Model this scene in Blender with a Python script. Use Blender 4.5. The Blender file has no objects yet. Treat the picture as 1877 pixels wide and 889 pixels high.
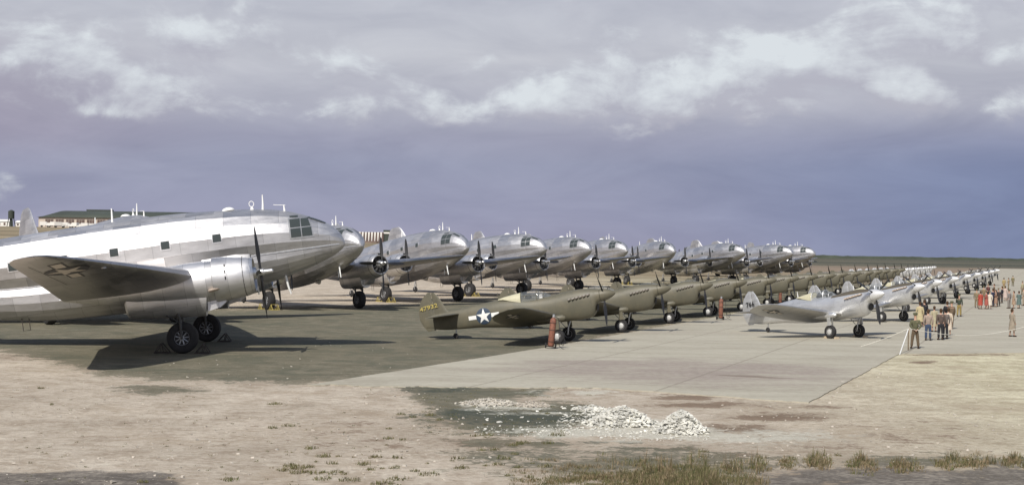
import bpy, bmesh, math, random
import numpy as np
from mathutils import Vector, Matrix, noise as mnoise
R = math.radians
random.seed(7); rng = np.random.default_rng(7)
scene = bpy.context.scene
C = scene.collection

# ------------------------------------------------------------------ camera, world, sun, exposure
EYE = 4.7; F = 2600.0; CX, CY = 938.5, 444.5
PITCH = math.atan(15.5 / F); ROLL = R(.85)
cam = bpy.data.objects.new('camera', bpy.data.cameras.new('camera')); C.objects.link(cam)
cam.data.sensor_width = 36; cam.data.lens = 36 * F / 1877; cam.data.clip_start = .5; cam.data.clip_end = 20000
cam.matrix_world = Matrix.Translation((0, 0, EYE)) @ Matrix.Rotation(R(90) + PITCH, 4, 'X') @ Matrix.Rotation(ROLL, 4, 'Z')
scene.camera = cam
scene.view_settings.view_transform = 'Standard'; scene.view_settings.look = 'None'
scene.view_settings.gamma = 1; scene.view_settings.exposure = 0.0
SUN_TO = Vector((-.42, -.95, 1.0)).normalized()
sun = bpy.data.objects.new('sun', bpy.data.lights.new('sun', 'SUN')); C.objects.link(sun)
sun.data.energy = 4.5; sun.data.angle = R(.53); sun.data.color = (1.0, .95, .87)
sun.rotation_euler = SUN_TO.to_track_quat('Z', 'Y').to_euler()

class NT:
    """small helper to write node graphs as expressions"""
    def __init__(s, tree): s.t = tree; s.n = tree.nodes; s.l = tree.links
    def put(s, sock, v):
        if isinstance(v, bpy.types.NodeSocket): s.l.new(v, sock)
        elif v is not None:
            if sock.type == 'RGBA' and len(v) == 3: v = (*v, 1)
            sock.default_value = v
    def node(s, kind, ins={}, **kw):
        n = s.n.new(kind)
        for k, v in kw.items(): setattr(n, k, v)
        for k, v in ins.items(): s.put(n.inputs[k], v)
        return n
    def m(s, op, a, b=None, c=None, clamp=False):
        n = s.n.new('ShaderNodeMath'); n.operation = op; n.use_clamp = clamp
        s.put(n.inputs[0], a)
        if b is not None: s.put(n.inputs[1], b)
        if c is not None: s.put(n.inputs[2], c)
        return n.outputs[0]
    def xyz(s, v): n = s.node('ShaderNodeSeparateXYZ', {0: v}); return n.outputs
    def vec(s, x, y, z): return s.node('ShaderNodeCombineXYZ', {0: x, 1: y, 2: z}).outputs[0]
    def noise(s, v, scale, detail=4, rough=.55, dist=0, out=0):
        return s.node('ShaderNodeTexNoise', {'Vector': v, 'Scale': scale, 'Detail': detail, 'Roughness': rough, 'Distortion': dist}).outputs[out]
    def mix(s, f, a, b, mode='MIX'):
        n = s.n.new('ShaderNodeMix'); n.data_type = 'RGBA'; n.blend_type = mode
        s.put(n.inputs[0], f); s.put(n.inputs[6], a); s.put(n.inputs[7], b); return n.outputs[2]
    def step(s, v, a, b, lo=0., hi=1.):
        n = s.n.new('ShaderNodeMapRange'); n.interpolation_type = 'SMOOTHSTEP'
        for i, q in enumerate((v, a, b, lo, hi)): s.put(n.inputs[i], q)
        return n.outputs[0]
    def ramp(s, v, pts):
        n = s.n.new('ShaderNodeValToRGB'); s.put(n.inputs[0], v); e = n.color_ramp.elements
        while len(e) < len(pts): e.new(.5)
        for q, (p, c) in zip(e, pts): q.position = p; q.color = (*c, 1)
        return n.outputs[0]

world = bpy.data.worlds.new('World'); scene.world = world; world.use_nodes = True
def build_world():
    t = NT(world.node_tree); t.n.clear()
    g = t.node('ShaderNodeTexCoord').outputs['Generated']
    x, y, z = t.xyz(g)[:3]
    u = t.m('ARCTAN2', x, y); v = t.m('ARCSINE', z)
    def blob(u_, v_, px, py, rx, ry, amp):
        u0 = math.atan((px - CX) / F); v0 = (460 + (px - CX) * .0148 - py) / F
        a = t.m('POWER', t.m('DIVIDE', t.m('SUBTRACT', u_, u0), rx / F), 2.0)
        b = t.m('POWER', t.m('DIVIDE', t.m('SUBTRACT', v_, v0), ry / F), 2.0)
        return t.m('MULTIPLY', t.m('EXPONENT', t.m('MULTIPLY', t.m('ADD', a, b), -1.0)), amp)
    BL = [(1320, 118, 90, 46, .20), (1500, 128, 90, 42, .22), (1400, 165, 260, 42, .16), (1150, 175, 240, 45, .15), (1810, 118, 60, 30, .26),
          (1650, 190, 60, 32, .24), (1820, 205, 110, 24, .2), (620, 115, 75, 28, .26), (180, 130, 120, 26, .14), (330, 70, 120, 24, .14), (900, 110, 70, 24, .14), (860, 210, 90, 20, .13), (60, 60, 90, 30, .14), (1200, 90, 60, 20, -.1), (520, 170, 120, 14, -.12), (680, 165, 270, 46, .13), (430, 120, 180, 30, .08),
          (1700, 45, 200, 40, .13), (200, 215, 40, 16, .15), (120, 90, 200, 60, .08), (1000, 190, 160, 30, .1), (1040, 60, 200, 40, .06), (1330, 30, 200, 24, -.1), (1760, 150, 60, 24, -.14), (1560, 220, 60, 60, -.06)]
    def dens(u_, v_):
        p = t.vec(t.m('MULTIPLY', u_, 9.0), t.m('MULTIPLY', v_, 17.0), 3.7)
        q = t.vec(t.m('MULTIPLY', u_, 26.0), t.m('MULTIPLY', v_, 40.0), 1.7)
        n1 = t.noise(p, 1.0, 9, .54, .6); n2 = t.noise(q, 1.0, 6, .6, .3)
        d = t.m('ADD', t.m('MULTIPLY', n1, .74), t.m('MULTIPLY', n2, .40))
        bands = t.ramp(t.m('MULTIPLY', v_, 2.0), [(0, (0, 0, 0)), (.15, (0, 0, 0)), (.2, (.66,) * 3), (.27, (.72,) * 3), (.34, (.60,) * 3), (.6, (.6,) * 3)])
        d = t.m('ADD', d, t.m('MULTIPLY', t.m('SUBTRACT', bands, .55), .22))
        for b in BL: d = t.m('ADD', d, blob(u_, v_, *b[:4], b[4] * .72))
        return d
    D = dens(u, v); D2 = dens(t.m('SUBTRACT', u, .006), t.m('ADD', v, .013))
    cover = t.m('MULTIPLY', t.step(D, .585, .75), t.step(v, .9, .3, .35, 1.0))
    lit = t.m('ADD', .32, t.m('MULTIPLY', t.m('SUBTRACT', D, D2), 3.4), clamp=True)
    lit = t.m('ADD', lit, t.m('MULTIPLY', t.m('SUBTRACT', D, .70), 1.1), clamp=True)
    ccol = t.mix(lit, (.45, .455, .53), (.70, .745, .785))
    base = t.ramp(t.m('MULTIPLY', v, 2.0), [(0, (.345, .34, .45)), (.05, (.325, .335, .455)), (.12, (.32, .34, .455)), (.155, (.345, .355, .46)), (.195, (.42, .43, .51)),
                                            (.27, (.54, .555, .61)), (.5, (.44, .47, .56)), (1, (.17, .22, .36))])
    # right side bluer and darker low down, left side pinker
    low = t.step(v, .11, .05)
    right = t.m('MULTIPLY', t.step(u, .02, .36), low)
    base = t.mix(right, base, (.215, .255, .40))
    left = t.m('MULTIPLY', t.step(u, -.18, -.36), t.m('MULTIPLY', t.step(v, .04, .08), t.step(v, .16, .10)))
    base = t.mix(t.m('MULTIPLY', left, .6), base, (.35, .32, .41))
    soft = t.noise(t.vec(t.m('MULTIPLY', u, 5.0), t.m('MULTIPLY', v, 18.0), 0.0), 1.6, 8, .58, .5)
    base = t.mix(1.0, base, t.ramp(soft, [(.25, (.84, .845, .88)), (.75, (1.13, 1.13, 1.11))]), 'MULTIPLY')
    cl = t.mix(cover, base, ccol)
    sky = t.node('ShaderNodeTexSky', sky_type='NISHITA', sun_disc=False, sun_elevation=math.asin(SUN_TO.z),
                 sun_rotation=math.atan2(SUN_TO.x, SUN_TO.y) % (2 * math.pi), air_density=1.2, dust_density=1.5).outputs[0]
    back = t.step(y, .2, -.5)
    cl = t.mix(back, cl, t.mix(1.0, cl, (1.3, 1.27, 1.2), 'MULTIPLY'))
    cl10 = t.mix(1.0, cl, (10, 10, 10), 'MULTIPLY')
    col = t.mix(t.m('SUBTRACT', 1.0, t.m('MULTIPLY', t.step(v, .25, .8), .6)), sky, cl10)
    bg = t.node('ShaderNodeBackground', {'Color': col, 'Strength': .1})
    out = t.node('ShaderNodeOutputWorld'); t.l.new(bg.outputs[0], out.inputs[0])
build_world()

# ------------------------------------------------------------------ picture <-> ground helpers (photo pixels to places on the ground)
def ray(px, py):
    u, v = (px - CX) / F, -(py - CY) / F
    c, s = math.cos(ROLL), math.sin(ROLL); u, v = u * c - v * s, u * s + v * c
    return np.array([u, math.cos(PITCH) - v * math.sin(PITCH), v * math.cos(PITCH) + math.sin(PITCH)])
def ground(px, py, h=0.):
    r = ray(px, py); t = (h - EYE) / r[2]; return Vector((r[0] * t, r[1] * t, h))
def project(X, Y, Z):
    cp, sp = math.cos(PITCH), math.sin(PITCH); Z = Z - EYE
    fw = np.maximum(Y * cp + Z * sp, .1); up = -Y * sp + Z * cp
    u, v = X / fw, up / fw; c, s = math.cos(ROLL), math.sin(ROLL)
    return CX + (u * c + v * s) * F, CY - (-u * s + v * c) * F

# ------------------------------------------------------------------ object helpers
def tag(o, label=None, cat=None, group=None, kind=None):
    if label: o['label'] = label
    if cat: o['category'] = cat
    if group: o['group'] = group
    if kind: o['kind'] = kind
    return o
def thing(name, label, cat, loc=(0, 0, 0), rot=(0, 0, 0), group=None):
    o = bpy.data.objects.new(name, None); C.objects.link(o); o.location = loc; o.rotation_euler = rot; o.empty_display_size = .2
    return tag(o, label, cat, group)
class MB:
    def __init__(s): s.v = []; s.f = []; s.mi = []
    def add(s, vs, fs, mi=0):
        o = len(s.v); s.v += [tuple(p) for p in vs]; s.f += [tuple(i + o for i in f) for f in fs]; s.mi += [mi] * len(fs); return s
    def box(s, lo, hi, mi=0, mat=None):
        x0, y0, z0 = lo; x1, y1, z1 = hi
        vs = [(x0, y0, z0), (x1, y0, z0), (x1, y1, z0), (x0, y1, z0), (x0, y0, z1), (x1, y0, z1), (x1, y1, z1), (x0, y1, z1)]
        if mat is not None: vs = [tuple(mat @ Vector(p)) for p in vs]
        return s.add(vs, [(3, 2, 1, 0), (4, 5, 6, 7), (0, 1, 5, 4), (1, 2, 6, 5), (2, 3, 7, 6), (3, 0, 4, 7)], mi)
    def rings(s, rings, cap0=True, cap1=True, mi=0, closed=True):
        n = len(rings[0]); vs = [p for r in rings for p in r]; fs = []
        for i in range(len(rings) - 1):
            for j in range(n if closed else n - 1):
                k = (j + 1) % n
                fs.append((i * n + j, i * n + k, (i + 1) * n + k, (i + 1) * n + j))
        if cap0: fs.append(tuple(range(n - 1, -1, -1)))
        if cap1: fs.append(tuple((len(rings) - 1) * n + j for j in range(n)))
        return s.add(vs, fs, mi)
    def tube(s, pts, rad, n=10, mi=0, cap=True):
        pts = [Vector(p) for p in pts]; rad = rad if hasattr(rad, '__len__') else [rad] * len(pts); rs = []
        up = None
        for i, p in enumerate(pts):
            d = (pts[min(i + 1, len(pts) - 1)] - pts[max(i - 1, 0)]).normalized()
            if up is None: up = Vector((0, 0, 1)) if abs(d.z) < .9 else Vector((1, 0, 0))
            a = d.cross(up).normalized(); b = a.cross(d).normalized(); up = b
            rs.append([tuple(p + (a * math.cos(2 * math.pi * k / n) + b * math.sin(2 * math.pi * k / n)) * rad[i]) for k in range(n)])
        return s.rings(rs, cap, cap, mi)
    def lathe(s, prof, n=24, axis='x', org=(0, 0, 0), mi=0, cap0=True, cap1=True):
        """prof: (along axis, radius)"""
        rs = []
        for a, r in prof:
            ring = []
            for k in range(n):
                c, q = r * math.cos(2 * math.pi * k / n), r * math.sin(2 * math.pi * k / n)
                p = {'x': (a, c, q), 'y': (c, a, q), 'z': (c, q, a)}[axis]
                ring.append((p[0] + org[0], p[1] + org[1], p[2] + org[2]))
            rs.append(ring)
        return s.rings(rs, cap0, cap1, mi)
    def mesh(s, name, mats, smooth=True, ang=35):
        me = bpy.data.meshes.new(name); me.from_pydata(s.v, [], s.f)
        for m in (mats if isinstance(mats, (list, tuple)) else [mats]): me.materials.append(m)
        if any(s.mi): me.polygons.foreach_set('material_index', s.mi)
        bm = bmesh.new(); bm.from_mesh(me); bmesh.ops.recalc_face_normals(bm, faces=bm.faces); bm.to_mesh(me); bm.free()
        if smooth:
            me.polygons.foreach_set('use_smooth', [True] * len(me.polygons)); me.set_sharp_from_angle(angle=R(ang))
        me.update(); return me
    def obj(s, name, mats, parent=None, smooth=True, ang=35, loc=(0, 0, 0), rot=(0, 0, 0)):
        o = bpy.data.objects.new(name, s.mesh(name, mats, smooth, ang)); C.objects.link(o); o.location = loc; o.rotation_euler = rot
        if parent: o.parent = parent
        return o
KIDS = {}
def copy_tree(o, parent=None):
    c = o.copy(); C.objects.link(c); c.parent = parent
    if o not in KIDS: KIDS[o] = [k for k in o.children]
    for k in KIDS[o]: copy_tree(k, c)
    return c
def hermite(pts, x):
    xs = [p[0] for p in pts]; n = len(pts)
    if xs[0] > xs[-1]: pts = pts[::-1]; xs = xs[::-1]
    x = min(max(x, xs[0]), xs[-1])
    i = min(max(int(np.searchsorted(xs, x)) - 1, 0), n - 2)
    ys = [p[1] for p in pts]
    d = [(ys[k + 1] - ys[k]) / (xs[k + 1] - xs[k]) for k in range(n - 1)]
    def sl(k):
        if k == 0: return d[0]
        if k == n - 1: return d[-1]
        if d[k - 1] * d[k] <= 0: return 0
        w1 = 2 * (xs[k + 1] - xs[k]) + xs[k] - xs[k - 1]; w2 = xs[k + 1] - xs[k] + 2 * (xs[k] - xs[k - 1])
        return (w1 + w2) / (w1 / d[k - 1] + w2 / d[k])
    h = xs[i + 1] - xs[i]; q = (x - xs[i]) / h
    return ((1 + 2 * q) * (1 - q) ** 2 * ys[i] + q * (1 - q) ** 2 * h * sl(i) + q * q * (3 - 2 * q) * ys[i + 1] + q * q * (q - 1) * h * sl(i + 1))

# ------------------------------------------------------------------ materials
def material(name):
    m = bpy.data.materials.new(name); m.use_nodes = True; t = NT(m.node_tree); b = t.n['Principled BSDF']; return m, t, b
def plain(name, col, rough=.6, metal=0., var=.12, scale=6., spec=.5):
    m, t, b = material(name)
    p = t.node('ShaderNodeTexCoord').outputs['Object']
    n = t.noise(p, scale, 5, .6)
    c = t.mix(1.0, col, t.ramp(n, [(.3, (1 - var,) * 3), (.7, (1 + var,) * 3)]), 'MULTIPLY')
    t.put(b.inputs['Base Color'], c); b.inputs['Roughness'].default_value = rough; b.inputs['Metallic'].default_value = metal
    b.inputs['Specular IOR Level'].default_value = spec
    return m
def skin_metal(name, mode, base=(.63, .62, .61), rlo=.2, rhi=.42, sx=1.25, sz=.86, metal=1., lines=.35, tone=.16, glare=None):
    """riveted aluminium sheet: every panel its own tone and polish, thin dark seams"""
    m, t, b = material(name)
    p = t.node('ShaderNodeTexCoord').outputs['Object']; x, y, z = t.xyz(p)[:3]
    b2 = z if mode == 'side' else y
    a = t.m('DIVIDE', x, sx); c = t.m('DIVIDE', b2, sz)
    row = t.m('FLOOR', c); a = t.m('ADD', a, t.m('MULTIPLY', t.m('FRACT', t.m('MULTIPLY', row, .37)), 1.0))
    cell = t.vec(t.m('FLOOR', a), row, t.m('SIGN', y) if mode == 'side' else 0.0)
    wn = t.node('ShaderNodeTexWhiteNoise', {'Vector': cell}).outputs['Value']
    wn2 = t.node('ShaderNodeTexWhiteNoise', {'Vector': t.node('ShaderNodeVectorMath', {0: cell, 1: (7.3, 2.1, 5.5)}).outputs[0]}).outputs['Value']
    def edge(q, w):
        f = t.m('FRACT', q); return t.m('LESS_THAN', t.m('MINIMUM', f, t.m('SUBTRACT', 1.0, f)), w)
    seam = t.m('MAXIMUM', edge(a, .008 / sx), edge(c, .007 / sz))
    streak = t.noise(t.vec(t.m('MULTIPLY', x, .8), t.m('MULTIPLY', y, 2.5), t.m('MULTIPLY', z, 2.5)), 1.6, 6, .65)
    tonev = t.m('ADD', t.m('MULTIPLY', t.m('SUBTRACT', wn, .5), tone), t.m('MULTIPLY', t.m('SUBTRACT', streak, .5), .6))
    k = t.m('ADD', 1.0, tonev); k = t.m('MULTIPLY', k, t.m('SUBTRACT', 1.0, t.m('MULTIPLY', seam, lines)))
    col = t.mix(1.0, base, t.vec(k, k, k), 'MULTIPLY')
    if glare:
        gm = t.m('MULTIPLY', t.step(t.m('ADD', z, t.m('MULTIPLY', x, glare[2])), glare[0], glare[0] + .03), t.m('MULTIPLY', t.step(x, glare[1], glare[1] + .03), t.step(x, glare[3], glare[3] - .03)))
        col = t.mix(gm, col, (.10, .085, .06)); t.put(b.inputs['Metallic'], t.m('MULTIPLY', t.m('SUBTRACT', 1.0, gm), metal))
    else: b.inputs['Metallic'].default_value = metal
    t.put(b.inputs['Base Color'], col)
    rg = t.m('ADD', t.m('ADD', rlo, t.m('MULTIPLY', wn2, rhi - rlo)), t.m('MULTIPLY', t.m('SUBTRACT', streak, .5), .25))
    t.put(b.inputs['Roughness'], t.m('MAXIMUM', rg, .12))
    wob = t.m('ADD', t.noise(p, 2.2, 4, .6), t.m('MULTIPLY', seam, -.25))
    bump = t.node('ShaderNodeBump', {'Strength': .5, 'Distance': .012, 'Height': wob}); t.l.new(bump.outputs[0], b.inputs['Normal'])
    return m
M = {}
M['alu'] = skin_metal('aluminium_fuselage', 'side', base=(.56, .555, .565), rlo=.40, rhi=.56, tone=.26, metal=.86)
M['aluw'] = skin_metal('aluminium_wing', 'wing', base=(.48, .465, .46), rlo=.34, rhi=.5, sx=.9, sz=1.6)
M['alun'] = skin_metal('aluminium_nacelle', 'side', base=(.66, .655, .66), rlo=.38, rhi=.48, sx=.95, sz=2., metal=.85)
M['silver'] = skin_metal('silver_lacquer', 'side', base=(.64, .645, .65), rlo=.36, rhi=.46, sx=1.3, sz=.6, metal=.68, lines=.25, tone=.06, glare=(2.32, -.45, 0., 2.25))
M['silverw'] = skin_metal('silver_lacquer_wing', 'wing', base=(.47, .465, .455), rlo=.4, rhi=.5, sx=.8, sz=1.3, metal=.7, lines=.25, tone=.06)
def olive(name, col, mode):
    m, t, b = material(name)
    p = t.node('ShaderNodeTexCoord').outputs['Object']; x, y, z = t.xyz(p)[:3]
    n = t.noise(p, 1.7, 6, .62); n2 = t.noise(t.vec(t.m('MULTIPLY', x, 1.2), y, t.m('MULTIPLY', z, 5.0)), 2.2, 5, .65)
    c = t.mix(t.step(n, .35, .7), col, tuple(q * k for q, k in zip(col, (1.28, 1.22, 1.15))))
    c = t.mix(t.m('MULTIPLY', t.step(n2, .55, .75), .35), c, tuple(q * .72 for q in col))
    b2 = z if mode == 'side' else y
    def edge(q, w):
        f = t.m('FRACT', q); return t.m('LESS_THAN', t.m('MINIMUM', f, t.m('SUBTRACT', 1.0, f)), w)
    seam = t.m('MAXIMUM', edge(t.m('DIVIDE', x, .93), .006), edge(t.m('DIVIDE', b2, .52), .008))
    c = t.mix(t.m('MULTIPLY', seam, .35), c, tuple(q * .5 for q in col))
    t.put(b.inputs['Base Color'], c); b.inputs['Roughness'].default_value = .5; b.inputs['Specular IOR Level'].default_value = .45
    return m
M['olive'] = olive('olive_drab_paint', (.105, .099, .072), 'side')
M['olivew'] = olive('olive_drab_wing_paint', (.10, .094, .07), 'wing')
M['grey_under'] = plain('neutral_grey_paint', (.16, .16, .15), .5)
M['rubber'] = plain('tyre_rubber', (.022, .021, .022), .85, var=.3)
M['rim'] = plain('wheel_rim', (.42, .43, .45), .42, .55)
M['hubcap'] = plain('hubcap_white', (.55, .55, .54), .45, .2)
M['black'] = plain('black_paint', (.018, .018, .020), .45, var=.25)
M['dark'] = plain('dark_opening', (.012, .012, .012), .8)
M['engine'] = plain('engine_metal', (.07, .07, .07), .5, .6, var=.4, scale=20)
M['yellow'] = plain('yellow_paint', (.42, .34, .10), .7)
M['white'] = plain('white_paint', (.78, .78, .76), .5, var=.05)
M['insig_blue'] = plain('insignia_blue', (.035, .055, .09), .5)
M['insig_blue_dull'] = plain('insignia_blue_dull', (.045, .045, .05), .5)
M['cream'] = plain('cream_panel', (.50, .47, .33), .5, var=.08)
M['strut'] = plain('strut_metal', (.45, .45, .45), .4, .7)
M['hublight'] = plain('propeller_hub_metal', (.66, .66, .66), .32, .8)
M['exhaust'] = plain('exhaust_metal', (.33, .27, .22), .45, .7, var=.3, scale=14)
M['deicer'] = plain('black_rubber_boot', (.03, .03, .032), .6)
def glassmat():
    m, t, b = material('cockpit_glass')
    b.inputs['Base Color'].default_value = (.05, .06, .06, 1); b.inputs['Roughness'].default_value = .06
    b.inputs['Specular IOR Level'].default_value = .35; return m
M['glass'] = glassmat()
def cleaglass():
    m, t, b = material('clear_canopy_glass')
    b.inputs['Base Color'].default_value = (.35, .38, .40, 1); b.inputs['Roughness'].default_value = .05
    b.inputs['Transmission Weight'].default_value = .0; b.inputs['Alpha'].default_value = .2
    b.inputs['Specular IOR Level'].default_value = .9; return m
M['clear'] = cleaglass()
M['red'] = plain('rusty_red_paint', (.21, .085, .055), .7, var=.35, scale=9)
M['wood'] = plain('weathered_wood', (.42, .34, .24), .8, var=.25, scale=10)
M['chock_dark'] = plain('dark_chock_paint', (.05, .04, .035), .8)
M['rope'] = plain('white_rope', (.72, .70, .62), .8)

# ------------------------------------------------------------------ terrain
def smooth(a, b, x): q = np.clip((x - a) / (b - a), 0, 1); return q * q * (3 - 2 * q)
def elev(X, Y):
    X = np.asarray(X, float); Y = np.asarray(Y, float); Yc = np.maximum(Y, 1)
    px = CX + F * X / Yc
    e = np.interp(px, [-1500, 100, 690, 1245, 1500], [36, 31, 15, 2.5, 0]); w = np.clip(e / 8, 0, 1)
    Yk = np.minimum(Yc, 1000)
    return smooth(230, 760, Y) * (w * 4.7 + e * Yk / F)
def poly_mask(px, py, poly, soft, ky=3.):
    """soft inside mask of a polygon given in photo pixels; vertical distances weigh more (perspective)"""
    P = [(a, b * ky) for a, b in poly]; y = py * ky; inside = np.zeros(px.shape, bool); dist = np.full(px.shape, 1e9)
    for i in range(len(P)):
        (x0, y0), (x1, y1) = P[i], P[(i + 1) % len(P)]
        c = ((y0 > y) != (y1 > y)); xi = (x1 - x0) * (y - y0) / ((y1 - y0) if y1 != y0 else 1e-9) + x0
        inside ^= c & (px < xi)
        L = (x1 - x0) ** 2 + (y1 - y0) ** 2; q = np.clip(((px - x0) * (x1 - x0) + (y - y0) * (y1 - y0)) / L, 0, 1)
        dist = np.minimum(dist, np.hypot(px - x0 - q * (x1 - x0), y - y0 - q * (y1 - y0)))
    return np.clip(.5 + np.where(inside, dist, -dist) / soft * .5, 0, 1)
def ell_mask(px, py, L):
    m = np.zeros(px.shape)
    for cx, cy, rx, ry, a in L: m = np.maximum(m, a * np.clip(1.25 - .75 * np.hypot((px - cx) / rx, (py - cy) / ry), 0, 1))
    return m
GRASS = [(-2500, 560), (0, 572), (700, 560), (900, 547), (1300, 513), (1700, 491), (1990, 480), (1700, 510), (1300, 583), (1140, 612), (1000, 641), (700, 690), (640, 697), (560, 702), (330, 697), (190, 688), (100, 664), (0, 643), (-2500, 630)]
DGRASS = [(715, 696), (800, 700), (900, 705), (1010, 712), (1000, 724), (930, 732), (1060, 738), (1105, 748), (1110, 775), (1040, 790), (930, 803), (880, 790), (840, 770), (780, 745), (740, 715)]
def ground_masks(X, Y):
    px, py = project(X, Y, np.zeros_like(X))
    ok = (Y > 12)
    g = np.maximum(poly_mask(px, py, GRASS, 34), poly_mask(px, py, DGRASS, 30))
    g = np.maximum(g, ell_mask(px, py, [(285, 714, 75, 9, .85), (960, 825, 160, 30, .62), (1180, 850, 300, 34, .72), (1700, 846, 230, 16, .7), (900, 768, 130, 26, .95), (560, 742, 26, 5, .6), (1010, 815, 110, 12, .7)]))
    b = ell_mask(px, py, [(1430, 764, 110, 8, .85), (1330, 786, 110, 9, .8), (1260, 728, 60, 6, .8), (1290, 742, 110, 6, .75), (1480, 745, 70, 5, .6), (900, 815, 130, 16, .65), (1345, 834, 60, 7, .7), (1240, 822, 90, 4, .6), (610, 640, 500, 30, .42), (120, 652, 160, 10, .55),
                          (1690, 664, 26, 3, .9), (1760, 650, 120, 2.5, .6), (1600, 800, 300, 40, .35), (640, 800, 300, 60, .3), (1160, 700, 120, 5, .3)])
    k = np.maximum(poly_mask(px, py, [(-400, 866), (0, 867), (150, 862), (200, 866), (290, 864), (325, 872), (345, 889), (360, 990), (-400, 990)], 14),  # bottom left: cast shadow painted into the ground; next outline is cinder
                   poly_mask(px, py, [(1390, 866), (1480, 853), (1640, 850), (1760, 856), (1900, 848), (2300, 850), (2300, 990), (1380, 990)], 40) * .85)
    dk = ell_mask(px, py, [(860, 757, 60, 12, .9), (960, 765, 150, 14, 1.), (800, 712, 80, 12, .7)])
    return [np.where(ok, q, 0) for q in (g, b, k, dk)]
def set_masks(me, name='mask'):
    n = len(me.vertices); co = np.empty(n * 3, np.float32); me.vertices.foreach_get('co', co); co = co.reshape(-1, 3)
    g, b, k, dk = ground_masks(co[:, 0].astype(float), co[:, 1].astype(float))
    a = me.color_attributes.new(name, 'FLOAT_COLOR', 'POINT')
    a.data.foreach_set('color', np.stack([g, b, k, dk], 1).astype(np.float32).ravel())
    px, py = project(co[:, 0].astype(float), co[:, 1].astype(float), np.zeros(n)); ok = co[:, 1] > 12
    d = np.where(ok, ell_mask(px, py, [(1150, 788, 120, 16, 1.), (1250, 795, 70, 12, 1.), (1050, 792, 120, 10, .8), (900, 742, 60, 9, .9), (975, 745, 40, 7, .8), (1400, 800, 150, 12, .8), (1060, 720, 90, 6, .6), (1000, 758, 120, 3, .7)]), 0)
    a = me.color_attributes.new('dust', 'FLOAT_COLOR', 'POINT'); a.data.foreach_set('color', np.stack([d, d, d, np.ones(n)], 1).astype(np.float32).ravel())
def ground_material():
    m, t, b = material('dirt_and_grass_ground')
    p = t.node('ShaderNodeTexCoord').outputs['Object']; x, y, z = t.xyz(p)[:3]
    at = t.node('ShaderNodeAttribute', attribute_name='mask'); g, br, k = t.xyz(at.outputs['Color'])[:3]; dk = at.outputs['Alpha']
    st = t.vec(t.m('MULTIPLY', x, .95), y, 0.0)
    n0 = t.noise(p, .12, 5, .6); n1 = t.noise(st, .9, 8, .68); n2 = t.noise(p, 6.0, 6, .7); n3 = t.noise(p, 30.0, 4, .7); n4 = t.noise(st, .33, 7, .65, .6)
    dirt = t.ramp(t.m('ADD', t.m('MULTIPLY', n1, .6), t.m('MULTIPLY', n2, .4)), [(.32, (.25, .20, .15)), (.43, (.40, .34, .27)), (.53, (.52, .46, .38)), (.68, (.63, .58, .49))])
    warm = t.mix(t.step(x, 4.0, 22.0), (1.0, .965, .98), (1.12, 1.15, 1.02))
    dirt = t.mix(1.0, dirt, warm, 'MULTIPLY')
    n5 = t.noise(p, 3.2, 7, .75)
    dirt = t.mix(t.m('MULTIPLY', t.step(n5, .50, .62), .45), dirt, (.30, .235, .18))
    dirt = t.mix(t.m('MULTIPLY', t.step(n5, .46, .36), .35), dirt, (.70, .65, .55))
    dirt = t.mix(1.0, dirt, t.ramp(t.noise(p, .22, 5, .6), [(.3, (.82, .80, .78)), (.7, (1.12, 1.12, 1.12))]), 'MULTIPLY')
    dirt = t.mix(t.m('MULTIPLY', t.step(n4, .52, .68), .5), dirt, (.36, .28, .21))
    grass = t.ramp(t.m('ADD', t.m('MULTIPLY', n1, .45), t.m('MULTIPLY', t.m('ADD', n2, n3), .275)), [(.32, (.07, .07, .047)), (.45, (.12, .112, .08)), (.54, (.175, .155, .113)), (.66, (.33, .28, .215))])
    grass = t.mix(t.m('MULTIPLY', t.step(n4, .47, .6), .6), grass, (.085, .092, .068))
    brown = t.ramp(n1, [(.3, (.15, .105, .075)), (.7, (.27, .20, .15))])
    cinder_and_shadow = t.ramp(t.m('ADD', t.m('MULTIPLY', n1, .5), t.m('MULTIPLY', n2, .5)), [(.35, (.062, .056, .052)), (.48, (.12, .104, .094)), (.62, (.30, .26, .225))])  # colours the right cinder patch and the painted shadow at bottom left
    fr = t.m('ADD', t.m('MULTIPLY', t.m('SUBTRACT', n1, .5), 2.4), t.m('MULTIPLY', t.m('SUBTRACT', n2, .5), 1.3))
    def edge(q, w=.12, c=.5): return t.step(t.m('ADD', q, t.m('MULTIPLY', fr, t.step(q, 0.0, .25))), c - w, c + w)
    col = t.mix(edge(br, .2), dirt, brown)
    col = t.mix(t.m('MULTIPLY', edge(g, .16), .93), col, grass)
    col = t.mix(edge(dk, .25, .62), col, (.075, .08, .065))
    col = t.mix(t.m('MULTIPLY', edge(k, .2), .92), col, cinder_and_shadow)
    du = t.xyz(t.node('ShaderNodeAttribute', attribute_name='dust').outputs['Color'])[0]
    col = t.mix(t.m('MULTIPLY', edge(du, .25), .75), col, t.ramp(n2, [(.3, (.42, .39, .33)), (.7, (.66, .63, .56))]))
    # pale stubble stripes between the parked transports, then brown field, then dark scrub at the horizon
    fld = t.step(t.m('ADD', y, t.m('MULTIPLY', t.m('SUBTRACT', n0, .5), 120.0)), 185.0, 300.0)
    field = t.ramp(t.noise(t.vec(t.m('MULTIPLY', x, .25), y, 0.0), .045, 7, .6), [(.3, (.15, .13, .09)), (.5, (.23, .18, .12)), (.68, (.32, .26, .18))])
    field = t.mix(t.m('MULTIPLY', t.step(x, 40.0, 120.0), .7), field, (.25, .185, .15))
    col = t.mix(fld, col, field)
    far = t.step(t.m('ADD', y, t.m('MULTIPLY', t.m('SUBTRACT', n0, .5), 260.0)), 520.0, 760.0)
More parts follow.
